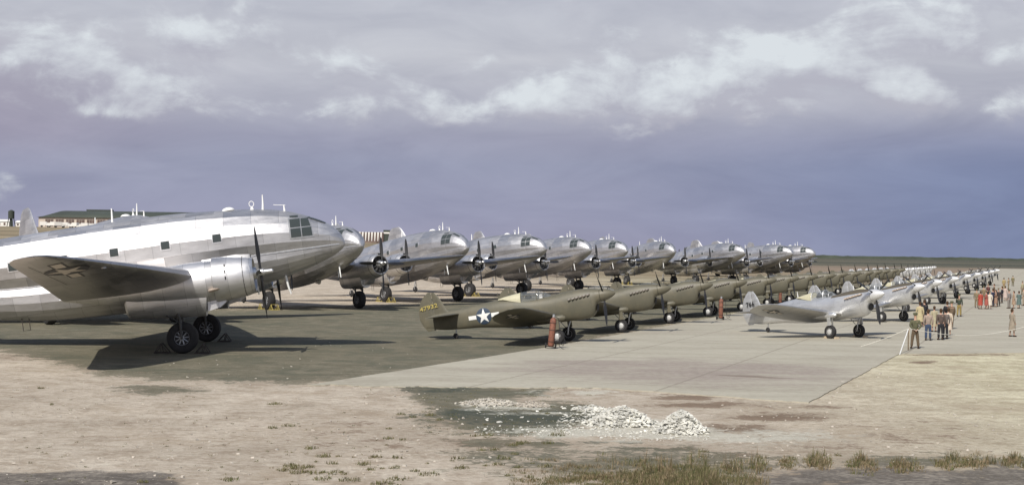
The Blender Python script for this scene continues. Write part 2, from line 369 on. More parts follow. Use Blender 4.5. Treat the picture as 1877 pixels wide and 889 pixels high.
    scrub = t.ramp(t.noise(t.vec(t.m('MULTIPLY', x, .12), y, 0.0), .012, 7, .65), [(.35, (.045, .05, .042)), (.50, (.075, .076, .060)), (.64, (.17, .145, .105))])
    farL = t.m('MULTIPLY', far, t.step(x, -120.0, 30.0))
    col = t.mix(farL, col, scrub)
    fleck = t.step(n3, .66, .74)
    lowf = t.step(t.noise(p, .5, 4, .6), .42, .62)
    col = t.mix(t.m('MULTIPLY', fleck, t.m('MULTIPLY', lowf, .3)), col, (.80, .77, .70))
    spk = t.step(t.noise(p, 14.0, 3, .7), .60, .72)
    col = t.mix(t.m('MULTIPLY', spk, t.m('MULTIPLY', t.step(t.noise(p, .35, 4, .6), .40, .6), .45)), col, (.15, .12, .085))
    # faint wheel tracks crossing the bare dirt
    wob = t.m('ADD', t.m('MULTIPLY', t.noise(p, .07, 3, .5), 26.0), t.m('ADD', t.m('MULTIPLY', x, .22), y))
    rut = t.m('ABSOLUTE', t.m('SUBTRACT', t.m('FRACT', t.m('DIVIDE', wob, 3.1)), .5)); rutm = t.m('MULTIPLY', t.step(rut, .07, .02), t.m('MULTIPLY', t.step(n2, .45, .6), t.step(n4, .40, .55)))
    col = t.mix(t.m('MULTIPLY', rutm, .45), col, (.27, .21, .155))
    col = t.mix(1.0, col, (1.03, 1.06, 1.03), 'MULTIPLY')
    t.put(b.inputs['Base Color'], col); b.inputs['Roughness'].default_value = .95; b.inputs['Specular IOR Level'].default_value = .15
    h = t.m('ADD', t.m('MULTIPLY', n2, .6), t.m('MULTIPLY', n3, .25))
    bump = t.node('ShaderNodeBump', {'Strength': 1.0, 'Distance': .10, 'Height': h}); t.l.new(bump.outputs[0], b.inputs['Normal'])
    return m
M['ground'] = ground_material()
def axis(lo, hi, step, far_lo, far_hi, g=1.06):
    a = list(np.arange(lo, hi, step)); d = step; v = a[-1]
    while v < far_hi: d *= g; v += d; a.append(v)
    d = step; v = lo
    while v > far_lo: d *= 1.25 if far_lo > -2600 and False else g; v -= d; a.insert(0, v)
    return np.array(a)
def make_ground():
    xs = axis(-26, 34, .42, -6000, 6000, 1.055); ys = axis(22, 78, .42, -900, 9000, 1.035)
    X, Y = np.meshgrid(xs, ys); Z = elev(X, Y); n, k = X.shape
    co = np.stack([X, Y, Z], -1).reshape(-1, 3).astype(np.float32)
    idx = np.arange(n * k).reshape(n, k); q = np.stack([idx[:-1, :-1], idx[:-1, 1:], idx[1:, 1:], idx[1:, :-1]], -1).reshape(-1, 4)
    me = bpy.data.meshes.new('ground'); me.vertices.add(len(co)); me.vertices.foreach_set('co', co.ravel())
    me.loops.add(q.size); me.loops.foreach_set('vertex_index', q.ravel().astype(np.int32)); me.polygons.add(len(q))
    me.polygons.foreach_set('loop_start', (np.arange(len(q)) * 4).astype(np.int32)); me.update(calc_edges=True); me.validate()
    me.polygons.foreach_set('use_smooth', [True] * len(q)); me.materials.append(M['ground']); set_masks(me)
    o = bpy.data.objects.new('ground', me); C.objects.link(o); tag(o, kind='structure')
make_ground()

def apron_material():
    m, t, b = material('concrete_apron')
    p = t.node('ShaderNodeTexCoord').outputs['Object']; x, y, z = t.xyz(p)[:3]
    # slab grid runs with the rows of aircraft
    ca, sa = math.cos(R(20.5)), math.sin(R(20.5))
    along = t.m('ADD', t.m('MULTIPLY', x, sa), t.m('MULTIPLY', y, ca)); across = t.m('SUBTRACT', t.m('MULTIPLY', x, ca), t.m('MULTIPLY', y, sa))
    st = t.vec(t.m('MULTIPLY', x, .35), y, 0.0)
    n1 = t.noise(st, .35, 8, .66, .5); n2 = t.noise(p, 3.5, 7, .68); n3 = t.noise(p, 22.0, 4, .6)
    col = t.ramp(t.m('ADD', t.m('MULTIPLY', n1, .6), t.m('MULTIPLY', n2, .4)), [(.3, (.32, .285, .24)), (.46, (.42, .39, .33)), (.6, (.49, .46, .395)), (.75, (.56, .53, .46))])
    # rubber and oil browned middle of the stand
    cx0 = t.m('SUBTRACT', x, 6.5); cy0 = t.m('SUBTRACT', y, 57.0)
    rr = t.m('SQRT', t.m('ADD', t.m('POWER', t.m('DIVIDE', cx0, 7.5), 2.0), t.m('POWER', t.m('DIVIDE', cy0, 7.0), 2.0)))
    n4a = t.noise(t.vec(t.m('MULTIPLY', x, .5), y, 2.0), .9, 7, .68)
    dirty = t.step(t.m('ADD', rr, t.m('MULTIPLY', t.m('SUBTRACT', n1, .5), 1.6)), 1.15, .55)
    col = t.mix(t.m('MULTIPLY', dirty, t.step(n4a, .3, .62, .35, .95)), col, t.ramp(n2, [(.3, (.27, .225, .205)), (.7, (.39, .34, .31))]))
    n4 = t.noise(t.vec(t.m('MULTIPLY', x, .18), y, 4.0), .8, 6, .6)
    col = t.mix(t.m('MULTIPLY', t.step(n4, .58, .72), .45), col, (.27, .215, .19))
    col = t.mix(t.m('MULTIPLY', t.step(t.noise(t.vec(t.m('MULTIPLY', x, .1), y, 9.0), .35, 5, .6), .5, .7), t.m('MULTIPLY', t.step(y, 70.0, 110.0), .5)), col, (.40, .33, .31))
    def edge(q, w):
        f = t.m('FRACT', q); return t.m('LESS_THAN', t.m('MINIMUM', f, t.m('SUBTRACT', 1.0, f)), w)
    seam = t.m('MAXIMUM', edge(t.m('DIVIDE', across, 6.1), .010), edge(t.m('DIVIDE', along, 6.1), .010))
    col = t.mix(t.m('MULTIPLY', seam, t.m('MULTIPLY', t.step(n2, .3, .6), .6)), col, (.22, .19, .16))
    # one long oil stain
    ex = t.m('DIVIDE', t.m('SUBTRACT', t.m('ADD', x, t.m('MULTIPLY', n2, .8)), 9.65), 1.5); ey = t.m('DIVIDE', t.m('SUBTRACT', t.m('ADD', y, t.m('ADD', t.m('MULTIPLY', n1, 1.2), t.m('MULTIPLY', x, .35))), 58.2), .55)
    stn = t.step(t.m('SQRT', t.m('ADD', t.m('POWER', ex, 2.0), t.m('POWER', ey, 2.0))), 1.1, .6)
    col = t.mix(t.m('MULTIPLY', stn, .6), col, (.17, .125, .10))
    col = t.mix(t.m('MULTIPLY', t.step(n3, .58, .7), .2), col, (.25, .21, .18))
    col = t.mix(1.0, col, (.90, .90, .85), 'MULTIPLY')
    t.put(b.inputs['Base Color'], col); b.inputs['Roughness'].default_value = .88; b.inputs['Specular IOR Level'].default_value = .25
    bump = t.node('ShaderNodeBump', {'Strength': .4, 'Distance': .01, 'Height': n3}); t.l.new(bump.outputs[0], b.inputs['Normal'])
    return m
M['apron'] = apron_material()
def make_apron():
    out = [(-6.9, 48.4)]
    def line(a, b, n, amp, lo=.0):
        for i in range(1, n + 1):
            q = i / n; x = a[0] + (b[0] - a[0]) * q; y = a[1] + (b[1] - a[1]) * q
            e = 0 if i == n else amp * (mnoise.noise(Vector((x * .9, y * .9, 3))) + .5 * mnoise.noise(Vector((x * 4, y * 4, 1))))
            out.append((x, y + e))
    line((-6.9, 48.4), (3.3, 48.9), 70, .5); line((3.3, 48.9), (9.5, 45.1), 40, .25)
    line((9.5, 45.1), (18.7, 68.3), 110, .22); line((18.7, 68.3), (25.4, 70.4), 16, .15); line((25.4, 70.4), (70, 84), 6, 0)
    line((70, 84), (330, 560), 4, 0); line((330, 560), (215, 640), 4, 0); line((215, 640), (14.7, 103.9), 8, 0); line((14.7, 103.9), (1.6, 68.8), 10, .06); line((1.6, 68.8), (-6.9, 48.4), 10, .12)
    out.pop()
    bm = bmesh.new(); f = bm.faces.new([bm.verts.new((x, y, .035)) for x, y in out])
    e = bmesh.ops.extrude_face_region(bm, geom=[f]); 
    for v in e['geom']:
        if isinstance(v, bmesh.types.BMVert): v.co.z = -.12
    bmesh.ops.recalc_face_normals(bm, faces=bm.faces); bmesh.ops.triangulate(bm, faces=[q for q in bm.faces if len(q.verts) > 4])
    me = bpy.data.meshes.new('apron'); bm.to_mesh(me); bm.free(); me.materials.append(M['apron'])
    o = bpy.data.objects.new('apron', me); C.objects.link(o); tag(o, kind='structure')
make_apron()
M['treeline'] = plain('distant_scrub', (.045, .055, .04), .95, var=.4, scale=.02)
def make_treeline():
    mb = MB(); top = []; bot = []; back = []
    n = 700
    for i in range(n + 1):
        x = -2600 + 5200 * i / n; h = 5.0 + 1.6 * mnoise.noise(Vector((x * .02, 0, 0))) + 1.2 * mnoise.noise(Vector((x * .09, 1, 0)))
        if x < 300: h += 3 * mnoise.noise(Vector((x * .006, 5, 0)))
        z = float(elev(np.array([x]), np.array([2600.]))[0])
        bot.append((x, 2600, z - 2)); top.append((x, 2606, z + h)); back.append((x, 2680, z - 2))
    mb.rings([bot, top, back], False, False, closed=False)
    tag(mb.obj('far_woodland', M['treeline']), kind='stuff', label='low dark line of scrub and trees along the far horizon', cat='woodland')
make_treeline()

# ------------------------------------------------------------------ transport aircraft, body frame: x forward, y port, z up, origin on the ground between the main wheels
PT = R(9)
ZT = [(-15.7, 5.25), (-13, 5.8), (-10.5, 6.12), (-8.1, 6.24), (-4, 6.3), (-1, 6.29), (2.06, 6.13), (4, 5.92), (5.08, 5.68), (6.08, 5.29), (6.85, 4.88), (7.3, 4.45), (7.5, 4.12), (7.56, 3.86)]
ZB = [(-15.7, 4.95), (-13, 3.95), (-11, 3.2), (-8.6, 2.52), (-5.2, 2.09), (-2, 2.0), (1, 2.1), (3.6, 2.45), (5.74, 2.9), (6.8, 3.25), (7.26, 3.48), (7.5, 3.68), (7.56, 3.78)]
ZC = [(-15.7, 5.1), (-12, 4.5), (-9, 3.95), (-6, 3.82), (7.56, 3.82)]
WC = [(-15.7, .05), (-13, .36), (-10, .74), (-7, 1.04), (-4, 1.2), (0, 1.24), (3, 1.21), (4.6, 1.1), (5.8, .88), (6.6, .66), (7.2, .40), (7.45, .21), (7.56, .05)]
def fus_y(x, z):
    zt, zb, zc, w = (hermite(q, x) for q in (ZT, ZB, ZC, WC))
    H = (zt - zc) if z >= zc else (zc - zb); H = max(H, .01); Rr = (w * w + H * H) / (2 * H)
    c = zt - Rr if z >= zc else zb + Rr
    return math.sqrt(max(Rr * Rr - (z - c) ** 2, 0))
def fus_ring(x, n=13):
    zt, zb, zc, w = (hermite(q, x) for q in (ZT, ZB, ZC, WC))
    pts = []
    def arc(H, sgn, apex):
        Rr = (w * w + H * H) / (2 * H); c = apex - sgn * Rr
        th = math.atan2(zc - c, w) if sgn > 0 else math.atan2(c - zc, w)
        return Rr, c, th
    Rr, c, th = arc(max(zt - zc, .01), 1, zt)
    for i in range(n): a = th + (math.pi - 2 * th) * i / (n - 1); pts.append((x, Rr * math.cos(a), c + Rr * math.sin(a)))
    Rr, c, th = arc(max(zc - zb, .01), -1, zb)
    for i in range(1, n - 1): a = th + (math.pi - 2 * th) * i / (n - 1); pts.append((x, -Rr * math.cos(a), c - Rr * math.sin(a)))
    return pts
def patch(fy, quad, side, off=.012, th=.02, n=8):
    """quad of (x,z) corners laid on the surface y=side*fy(x,z)"""
    vs = []; q = quad
    for layer in (off, off - th):
        for i in range(n + 1):
            for j in range(n + 1):
                a, b = i / n, j / n
                x = (q[0][0] * (1 - a) + q[1][0] * a) * (1 - b) + (q[3][0] * (1 - a) + q[2][0] * a) * b
                z = (q[0][1] * (1 - a) + q[1][1] * a) * (1 - b) + (q[3][1] * (1 - a) + q[2][1] * a) * b
                e = .01; y0 = fy(x, z); dx = (fy(x + e, z) - fy(x - e, z)) / (2 * e); dz = (fy(x, z + e) - fy(x, z - e)) / (2 * e)
                nv = Vector((-dx, 1, -dz)); nv.normalize(); P = Vector((x, y0, z)) + nv * layer
                vs.append((P.x, side * P.y, P.z))
    m = n + 1; fs = []; o = m * m
    for i in range(n):
        for j in range(n):
            a = i * m + j; fs.append((a, a + 1, a + m + 1, a + m))
    rim = [i for i in range(m)] + [i * m + n for i in range(1, m)] + [n * m + j for j in range(n - 1, -1, -1)] + [i * m for i in range(n - 1, 0, -1)]
    for i in range(len(rim)): a, b = rim[i], rim[(i + 1) % len(rim)]; fs.append((a, b, b + o, a + o))
    return vs, fs
def foil(n=9, t=.14):
    up = []
    for i in range(n + 1):
        x = .5 * (1 - math.cos(math.pi * i / n)); y = 5 * t * (.2969 * math.sqrt(x) - .126 * x - .3516 * x * x + .2843 * x ** 3 - .1015 * x ** 4) * (1 - .0 * x)
        up.append((x, y))
    return up
def wing_mesh(mb, secs, axis='y', side=1, n=9, camber=.3):
    """secs: (span, xle, xte, offset_le, offset_te, thickness ratio)"""
    rings = []
    for s, xl, xt, zl, zt, th in secs:
        c = xl - xt; up = foil(n, th); ring = []
        for x, y in up: ring.append((xl - x * c, zl + (zt - zl) * x + y * c * (1 + camber)))
        for x, y in up[-2:0:-1]: ring.append((xl - x * c, zl + (zt - zl) * x - y * c * (1 - camber)))
        rings.append([(a, side * s, b) if axis == 'y' else (a, b, s) for a, b in ring])
    mb.rings(rings); return mb
def star_pts(cx, cy, r, rot=math.pi / 2):
    return [(cx + (r if k % 2 == 0 else r * .382) * math.cos(rot + k * math.pi / 5), cy + (r if k % 2 == 0 else r * .382) * math.sin(rot + k * math.pi / 5)) for k in range(10)]
def decal(polys, surf, step=.25):
    """polys: list of (2-D outline, material index, layer); surf(u,v,off) gives the 3-D point. Returns an MB."""
    mb = MB()
    for pts, mi, lay in polys:
        bm = bmesh.new(); f = bm.faces.new([bm.verts.new((a, b, 0)) for a, b in pts]); bmesh.ops.triangulate(bm, faces=[f])
        us = [p[0] for p in pts]; vv = [p[1] for p in pts]
        for ax, lo, hi in ((0, min(us), max(us)), (1, min(vv), max(vv))):
            k = lo + step
            while k < hi:
                no = (1, 0, 0) if ax == 0 else (0, 1, 0); co = (k, 0, 0) if ax == 0 else (0, k, 0)
                bmesh.ops.bisect_plane(bm, geom=bm.verts[:] + bm.edges[:] + bm.faces[:], plane_co=co, plane_no=no); k += step
        bm.verts.index_update()
        mb.add([surf(v.co.x, v.co.y, lay) for v in bm.verts], [tuple(v.index for v in f.verts) for f in bm.faces], mi); bm.free()
    return mb
def circle(cx, cy, r, n=28): return [(cx + r * math.cos(2 * math.pi * k / n), cy + r * math.sin(2 * math.pi * k / n)) for k in range(n)]
def roundel(cx, cy, r, lay0, d=.003, bars=True):
    P = []
    if bars:
        P.append(([(cx - 2.12 * r, cy - .34 * r), (cx + 2.12 * r, cy - .34 * r), (cx + 2.12 * r, cy + .34 * r), (cx - 2.12 * r, cy + .34 * r)], 0, lay0))
        for s in (-1, 1):
            a, b = sorted((s * .98 * r, s * 2.0 * r)); P.append(([(cx + a, cy - .24 * r), (cx + b, cy - .24 * r), (cx + b, cy + .24 * r), (cx + a, cy + .24 * r)], 1, lay0 + d))
    P.append((circle(cx, cy, r), 0, lay0 + 2 * d)); P.append((star_pts(cx, cy, r * .97), 1, lay0 + 3 * d)); return P

C46W = [(.9, 1.2, -4.75, 3.3, 3.0, .16), (4.7, 1.0, -4.6, 3.3, 3.0, .155), (9.5, -.25, -4.15, 3.88, 3.66, .14), (13.5, -1.35, -3.8, 4.36, 4.22, .125), (15.2, -1.9, -3.68, 4.57, 4.46, .115), (15.9, -2.2, -3.62, 4.66, 4.57, .11), (16.3, -2.5, -3.5, 4.71, 4.64, .1), (16.48, -2.85, -3.3, 4.73, 4.7, .08)]
def w46(y):
    ys = [s[0] for s in C46W]; return [float(np.interp(y, ys, [s[k] for s in C46W])) for k in (1, 2, 3, 4, 5)]
def wing_under(x, y, off):
    xl, xt, zl, zt, th = w46(abs(y)); c = xl - xt; q = min(max((xl - x) / c, 0.01), .99)
    yy = 5 * th * (.2969 * math.sqrt(q) - .126 * q - .3516 * q * q + .2843 * q ** 3 - .1015 * q ** 4)
    return (x, y, zl + (zt - zl) * q - yy * c * .7 - off)

def blade(L, w, root=.1, hand=1):
    """one blade pointing +z from the hub, chord mostly in the disc plane"""
    mb = MB(); rs = []
    for q, wc, tw in ((.0, .5, 60), (.12, .42, 60), (.2, .55, 52), (.35, .95, 40), (.55, 1., 30), (.75, .86, 24), (.9, .6, 20), (.97, .34, 18), (1., .1, 18)):
        c = w * wc; th = w * (.42 if q < .15 else .16 * (1.1 - q * .8)); a = R(tw) * hand; ring = []
        for k in range(10):
            e = 2 * math.pi * k / 10; u, v = c / 2 * math.cos(e), th / 2 * math.sin(e)
            ring.append((u * math.sin(a) + v * math.cos(a), u * math.cos(a) - v * math.sin(a), root + (L - root) * q))
        rs.append(ring)
    return mb.rings(rs)
def wheel_parts(root, name, loc, r, w, side, rim_mat, rimr=.5, spokes=9, cover=False):
    wh = thing_part(name, root, loc)
    ty = MB(); prof = [(-w * .42, r * rimr), (-w * .5, r * (rimr + .1)), (-w * .5, r * .8), (-w * .42, r * .93), (-w * .25, r * .985), (0, r), (w * .25, r * .985), (w * .42, r * .93), (w * .5, r * .8), (w * .5, r * (rimr + .1)), (w * .42, r * rimr)]
    ty.lathe(prof, 36, 'y'); ty.obj('tyre', M['rubber'], wh)
    rm = MB(); R0 = r * rimr
    rm.lathe([(-w * .40, R0 * 1.06), (-w * .44, R0), (-w * .36, R0 * .86), (w * .36, R0 * .86), (w * .44, R0), (w * .40, R0 * 1.06)], 32, 'y')
    if cover:
        rm.lathe([(side * w * .37, R0 * .95), (side * w * .47, R0 * .6), (side * w * .49, .01)], 24, 'y')
    else:
        for k in range(spokes):
            a = 2 * math.pi * k / spokes
            for s in (1, -1):
                c, q = math.cos(a), math.sin(a)
                rm.tube([(c * R0 * .2, s * w * .38, q * R0 * .2), (c * R0 * .9, s * w * .37, q * R0 * .9)], [R0 * .12, R0 * .13], 6)
        rm.lathe([(-w * .46, R0 * .12), (-w * .43, R0 * .3), (w * .43, R0 * .3), (w * .46, R0 * .12)], 16, 'y')
    rm.obj('rim', rim_mat, wh)
    return wh
def thing_part(name, root, loc=(0, 0, 0), rot=(0, 0, 0)):
    o = bpy.data.objects.new(name, None); C.objects.link(o); o.parent = root; o.location = loc; o.rotation_euler = rot; o.empty_display_size = .1; return o

def make_transport():
    root = thing('transport_aircraft', 'x', 'airplane', (0, 0, 0), (0, -PT, 0), 'bare metal transport aircraft parked in a line')
    xs = sorted(set(list(np.linspace(-15.7, 4, 56)) + list(np.linspace(4, 7.2, 26)) + [7.28, 7.36, 7.43, 7.48, 7.52, 7.55]))
    mb = MB(); mb.rings([fus_ring(x) for x in xs]); fus = mb.obj('fuselage', M['alu'], root, ang=14)
    # added bright strip imitating light reflected along the crease between the lobes
    mb = MB()
    for s in (-1, 1):
        rs = []
        for x in np.linspace(-13.5, 7.3, 60):
            zc = hermite(ZC, x); w = hermite(WC, x)
            rs.append([(x, s * (w - .03), zc + .05), (x, s * (w + .028), zc + .022), (x, s * (w + .03), zc - .022), (x, s * (w - .03), zc - .05)])
        mb.rings(rs)
    mb.obj('lobe_glint_strip', M['hublight'], root)
    # cabin windows
    for s in (-1, 1):
        for x in (-9.6, -7.34, -5.06, -2.77, -.46, 1.87):
            q = [(x - .19, 4.67), (x + .19, 4.67), (x + .19, 5.03), (x - .19, 5.03)]; v, f = patch(fus_y, q, s, .006, .02, 3)
            w = MB().add(v, f).obj('window', M['glass'], root, smooth=False)
            q = [(x - .235, 4.62), (x + .235, 4.62), (x + .235, 5.08), (x - .235, 5.08)]; v, f = patch(fus_y, q, s, .003, .02, 3)
            MB().add(v, f).obj('frame', M['alun'], w, smooth=False)
        # flight deck glazing
        P = [[(5.2, 4.86), (5.66, 4.85), (5.66, 5.24), (5.2, 5.25)], [(5.7, 4.85), (6.12, 4.84), (6.02, 5.22), (5.7, 5.23)],
             [(5.2, 4.4), (5.66, 4.39), (5.66, 4.8), (5.2, 4.81)], [(5.7, 4.39), (6.16, 4.38), (6.14, 4.79), (5.7, 4.8)], [(5.22, 5.34), (5.58, 5.33), (5.58, 5.41), (5.22, 5.42)]]
        for q in P: v, f = patch(fus_y, q, s, .012, .03, 5); MB().add(v, f).obj('side_window_pane', M['glass'], root, smooth=True)
        q = [(5.13, 4.32), (6.24, 4.31), (6.1, 5.30), (5.13, 5.32)]; v, f = patch(fus_y, q, s, .004, .02, 8); MB().add(v, f).obj('side_window_frame', M['strut'], root)
    # windscreen: two panes each side wrapped over the nose, between z 4.85 and the roof line
    for s in (-1, 1):
        for a0, a1, nm in ((.03, .48, 0), (.52, .98, 1)):
            rs = []
            for i in range(9):
                k = i / 8; row = []
                for j in range(9):
                    a = a0 + (a1 - a0) * j / 8
                    # from lower edge to upper edge
                    xx = 6.86 - .78 * k - (.10 * a); zt = hermite(ZT, xx); zl = 4.88 + .02 * k
                    z = zt - .03 - (zt - .03 - (4.86 + .38 * k)) * a; z = min(z, zt - .012)
                    y = fus_y(xx, z); row.append((xx + .012, s * y, z + .014))
                rs.append(row)
            MB().rings(rs, False, False, closed=False).obj('windscreen_pane', M['glass'], root)
    # wings
    for s in (-1, 1):
        w = wing_mesh(MB(), C46W, 'y', s, 10).obj('wing', M['aluw'], root)
        # control surface gap + landing light + fuel hatch
        mb = MB(); rs = []
        for y in np.linspace(9.7, 15.0, 12):
            xl, xt, zl, zt, th = w46(y); x = xt + .28 * (xl - xt) * .9
            rs.append([wing_under(x - .012, s * y, .004), wing_under(x + .012, s * y, .004)])
        mb.rings(rs, False, False, closed=False); mb.obj('aileron_gap', M['dark'], w)
        sf = lambda u, v, l, s=s: wing_under(u, s * v, l)
        if s == -1:
            # star and bars on the underside, bars across the span
            base = roundel(0, 0, .82, .006, .004)
            pol = [([(-2.35 - q[1], 13.0 + q[0]) for q in pts], mi, l) for pts, mi, l in base]
            decal(pol, sf, .3).obj('star_insignia', [M['insig_blue_dull'], M['cream_star']], w)
        MB().tube([wing_under(-1.2, s * 12.0, -.02), wing_under(-1.2, s * 12.0, .02)], .1, 12).obj('landing_light', M['rim'], w)
    # nacelles, engines, propellers, landing gear
    for s in (-1, 1):
        Y = s * 3.95; ZN = 2.97
        nac = MB(); rs = []
        for x, zc, r, sq in ((1.9, ZN, .9, 1), (1.4, ZN - .02, .93, 1), (.6, 2.98, .9, 1), (-.4, 2.98, .84, .95), (-1.6, 3.0, .7, .9), (-3, 3.05, .46, .85), (-4.2, 3.08, .24, .8), (-4.9, 3.05, .05, .8)):
            rs.append([(x, Y + r * math.cos(a) * .95, zc + r * math.sin(a) * (1 if math.sin(a) > 0 else 1.02)) for a in [2 * math.pi * k / 28 for k in range(28)]])
        nac.rings(rs); nacelle = nac.obj('engine_nacelle', M['alun'], root)
        cw = MB(); prof = [(3.3, .66), (3.50, .67), (3.58, .70), (3.59, .74), (3.52, .79), (3.3, .86), (2.9, .92), (2.3, .98), (1.85, 1.0), (1.82, .95), (2.3, .90)]
        cw.lathe(prof, 36, 'x', (0, Y, ZN), cap0=False, cap1=False); cowl = cw.obj('engine_cowl', M['alun'], root)
        sc_ = MB().rings([[(3.5, Y - .16, ZN + .70), (3.5, Y + .16, ZN + .70), (3.5, Y + .15, ZN + .92), (3.5, Y - .15, ZN + .92)], [(2.9, Y - .2, ZN + .8), (2.9, Y + .2, ZN + .8), (2.9, Y + .17, ZN + .99), (2.9, Y - .17, ZN + .99)], [(1.4, Y - .16, ZN + .7), (1.4, Y + .16, ZN + .7), (1.4, Y + .1, ZN + .95), (1.4, Y - .1, ZN + .95)]]).obj('air_scoop', M['alun'], cowl)
        MB().box((3.495, Y - .12, ZN + .78), (3.515, Y + .12, ZN + .9)).obj('scoop_mouth', M['dark'], cowl, smooth=False)
        for k in range(3):   # slots on the outboard cowl side
            a = R(35 - 17 * k); mb = MB(); mt = Matrix.Translation((2.42, Y, ZN)) @ Matrix.Rotation(a if s > 0 else math.pi - a, 4, 'X')
            mb.box((-.025, .955, -.09), (.025, .985, .05), mat=mt); mb.obj('cowl_slot', M['dark'], cowl, smooth=False)
        en = MB(); en.lathe([(3.15, .9), (3.2, .86), (3.2, .1)], 30, 'x', (0, Y, ZN))
        for k in range(9):
            a = 2 * math.pi * k / 9; en.tube([(3.3, Y + .2 * math.cos(a), ZN + .2 * math.sin(a)), (3.3, Y + .52 * math.cos(a), ZN + .52 * math.sin(a))], .1, 8)
        en.obj('engine', M['engine'], cowl)
        sc = MB(); sc.rings([[(2.25, Y - .28, ZN - .86), (2.25, Y + .28, ZN - .86), (2.25, Y + .28, ZN - .98), (2.25, Y - .28, ZN - .98)],
                             [(1.95, Y - .3, ZN - .7), (1.95, Y + .3, ZN - .7), (1.95, Y + .32, ZN - 1.2), (1.95, Y - .32, ZN - 1.2)],
                             [(1.45, Y - .3, ZN - .6), (1.45, Y + .3, ZN - .6), (1.4, Y + .32, ZN - 1.3), (1.4, Y - .32, ZN - 1.3)]])
        sc.obj('oil_cooler_scoop', M['alun'], root, smooth=False)
        mb = MB().tube([(2.2, Y + s * .82, 2.62), (1.62, Y + s * .93, 2.55)], [.07, .09], 10); mb.obj('exhaust_pipe', M['exhaust'], cowl)
        fl = MB(); rs = []
        for x, zb, hw in ((-2.1, 1.98, .36), (-2.0, 1.80, .46), (-.6, 1.62, .58), (.6, 1.52, .62), (1.28, 1.47, .64)):
            ring = [];
            for k in range(15): a = math.pi * k / 14; ring.append((x - .22 * (1 - math.sin(a)) * (x > 1) * -1, Y + hw * math.cos(a), 2.6 - (2.6 - zb) * math.sin(a) ** .8))
            rs.append(ring)
        fl.rings(rs); fl.obj('gear_fairing', M['alun'], root)
        pr = thing_part('propeller', root, (3.86, Y, 3.03))
        hb = MB(); hb.lathe([(-.4, .3), (-.18, .26), (-.12, .14), (-.02, .16), (.12, .16), (.16, .11), (.5, .10), (.55, .05)], 20, 'x'); hb.obj('hub', M['hublight'], pr)
        for k in range(4): blade(2.06, .27).obj('blade', M['black'], pr, rot=(math.pi / 2 * k, 0, 0))
        r = .69; cxw = r * math.sin(PT); czw = r * math.cos(PT)
        wheel_parts(root, 'main_wheel', (cxw, Y, czw), r, .56, s, M['rim'], .47)
        g = MB()
        for q in (-.33, .33):
            g.tube([(cxw, Y + q, czw), (cxw + .05, Y + q, 1.5), (-.05, Y + q * .9, 2.35)], [.055, .07, .09], 10)
            g.tube([(cxw + .02, Y + q, 1.35), (-1.1, Y + q * .8, 2.3)], .04, 8)
        g.tube([(cxw, Y - .34, czw), (cxw, Y + .34, czw)], .06, 10); g.tube([(.06, Y - .33, 1.55), (.06, Y + .33, 1.55)], .045, 8)
        g.obj('landing_gear_leg', M['engine'], root)
    # tail
    FIN = [(5.4, -9.8, -15.6, 0, 0, .07), (6.1, -10.9, -15.75, 0, 0, .08), (7.0, -11.7, -15.9, 0, 0, .085), (8.0, -12.5, -15.75, 0, 0, .085), (8.7, -13.0, -15.45, 0, 0, .085), (9.2, -13.35, -15.2, 0, 0, .08), (9.45, -13.7, -14.8, 0, 0, .06)]
    wing_mesh(MB(), FIN, 'z', 1, 8, 0).obj('tail_fin', M['alu'], root)
    for s in (-1, 1):
        ST = [(.2, -11.9, -15.3, 5.2, 5.2, .1), (3.4, -12.7, -15.1, 5.25, 5.25, .1), (5.2, -13.2, -14.8, 5.3, 5.3, .09), (5.8, -13.6, -14.4, 5.3, 5.3, .07)]
        wing_mesh(MB(), ST, 'y', s, 7, 0).obj('tailplane', M['aluw'], root)
    tx = -12.0; gz = -tx * math.tan(PT)
    tw = thing_part('tail_wheel', root, (tx, 0, gz + .34))
    MB().lathe([(-.09, .18), (-.11, .26), (0, .33), (.11, .26), (.09, .18)], 20, 'y').obj('tyre', M['rubber'], tw)
    MB().tube([(0, -.13, 0), (.1, -.13, .45), (.2, 0, 1.0)], .05, 8).tube([(0, .13, 0), (.1, .13, .45), (.2, 0, 1.0)], .05, 8).obj('fork', M['strut'], tw)
    # aerials
    def aerial(nm, mb, mat='white'): mb.obj(nm, M[mat], root)
    aerial('antenna_mast', MB().tube([(3.98, 0, 5.85), (4.03, 0, 6.2), (4.06, 0, 6.6)], [.06, .045, .025], 8))
    mb = MB().tube([(3.5, 0, 5.95), (3.5, 0, 6.12)], [.1, .04], 10); mb.tube([(3.5 + .11 * math.cos(a), .0, 6.24 + .13 * math.sin(a)) for a in np.linspace(-1.5, 4.75, 16)], .018, 6); aerial('loop_antenna', mb)
    aerial('t_antenna', MB().tube([(4.98, 0, 5.66), (4.98, 0, 5.98)], [.055, .03], 8).tube([(4.5, 0, 6.06), (5.05, 0, 5.97)], .014, 6))
    aerial('astrodome', MB().lathe([(6.08, .3), (6.14, .28), (6.2, .2), (6.235, .08)], 20, 'z', (2.4, 0, 0)))
    aerial('belly_mast', MB().tube([(4.62, -.3, 2.75), (4.68, -.3, 2.2), (4.76, -.3, 1.82)], [.055, .05, .035], 8))
    aerial('belly_mast', MB().tube([(3.2, .4, 2.6), (3.22, .4, 2.0)], [.05, .03], 8))
    aerial('rear_antenna', MB().tube([(-3.0, .3, 6.25), (-2.95, .3, 6.95)], [.06, .03], 8))
    aerial('belly_step', MB().tube([(-7.5, -.5, 2.5), (-7.5, -.5, 1.9), (-7.18, -.5, 1.9), (-7.18, -.5, 2.5)], .02, 6), 'chock_dark')
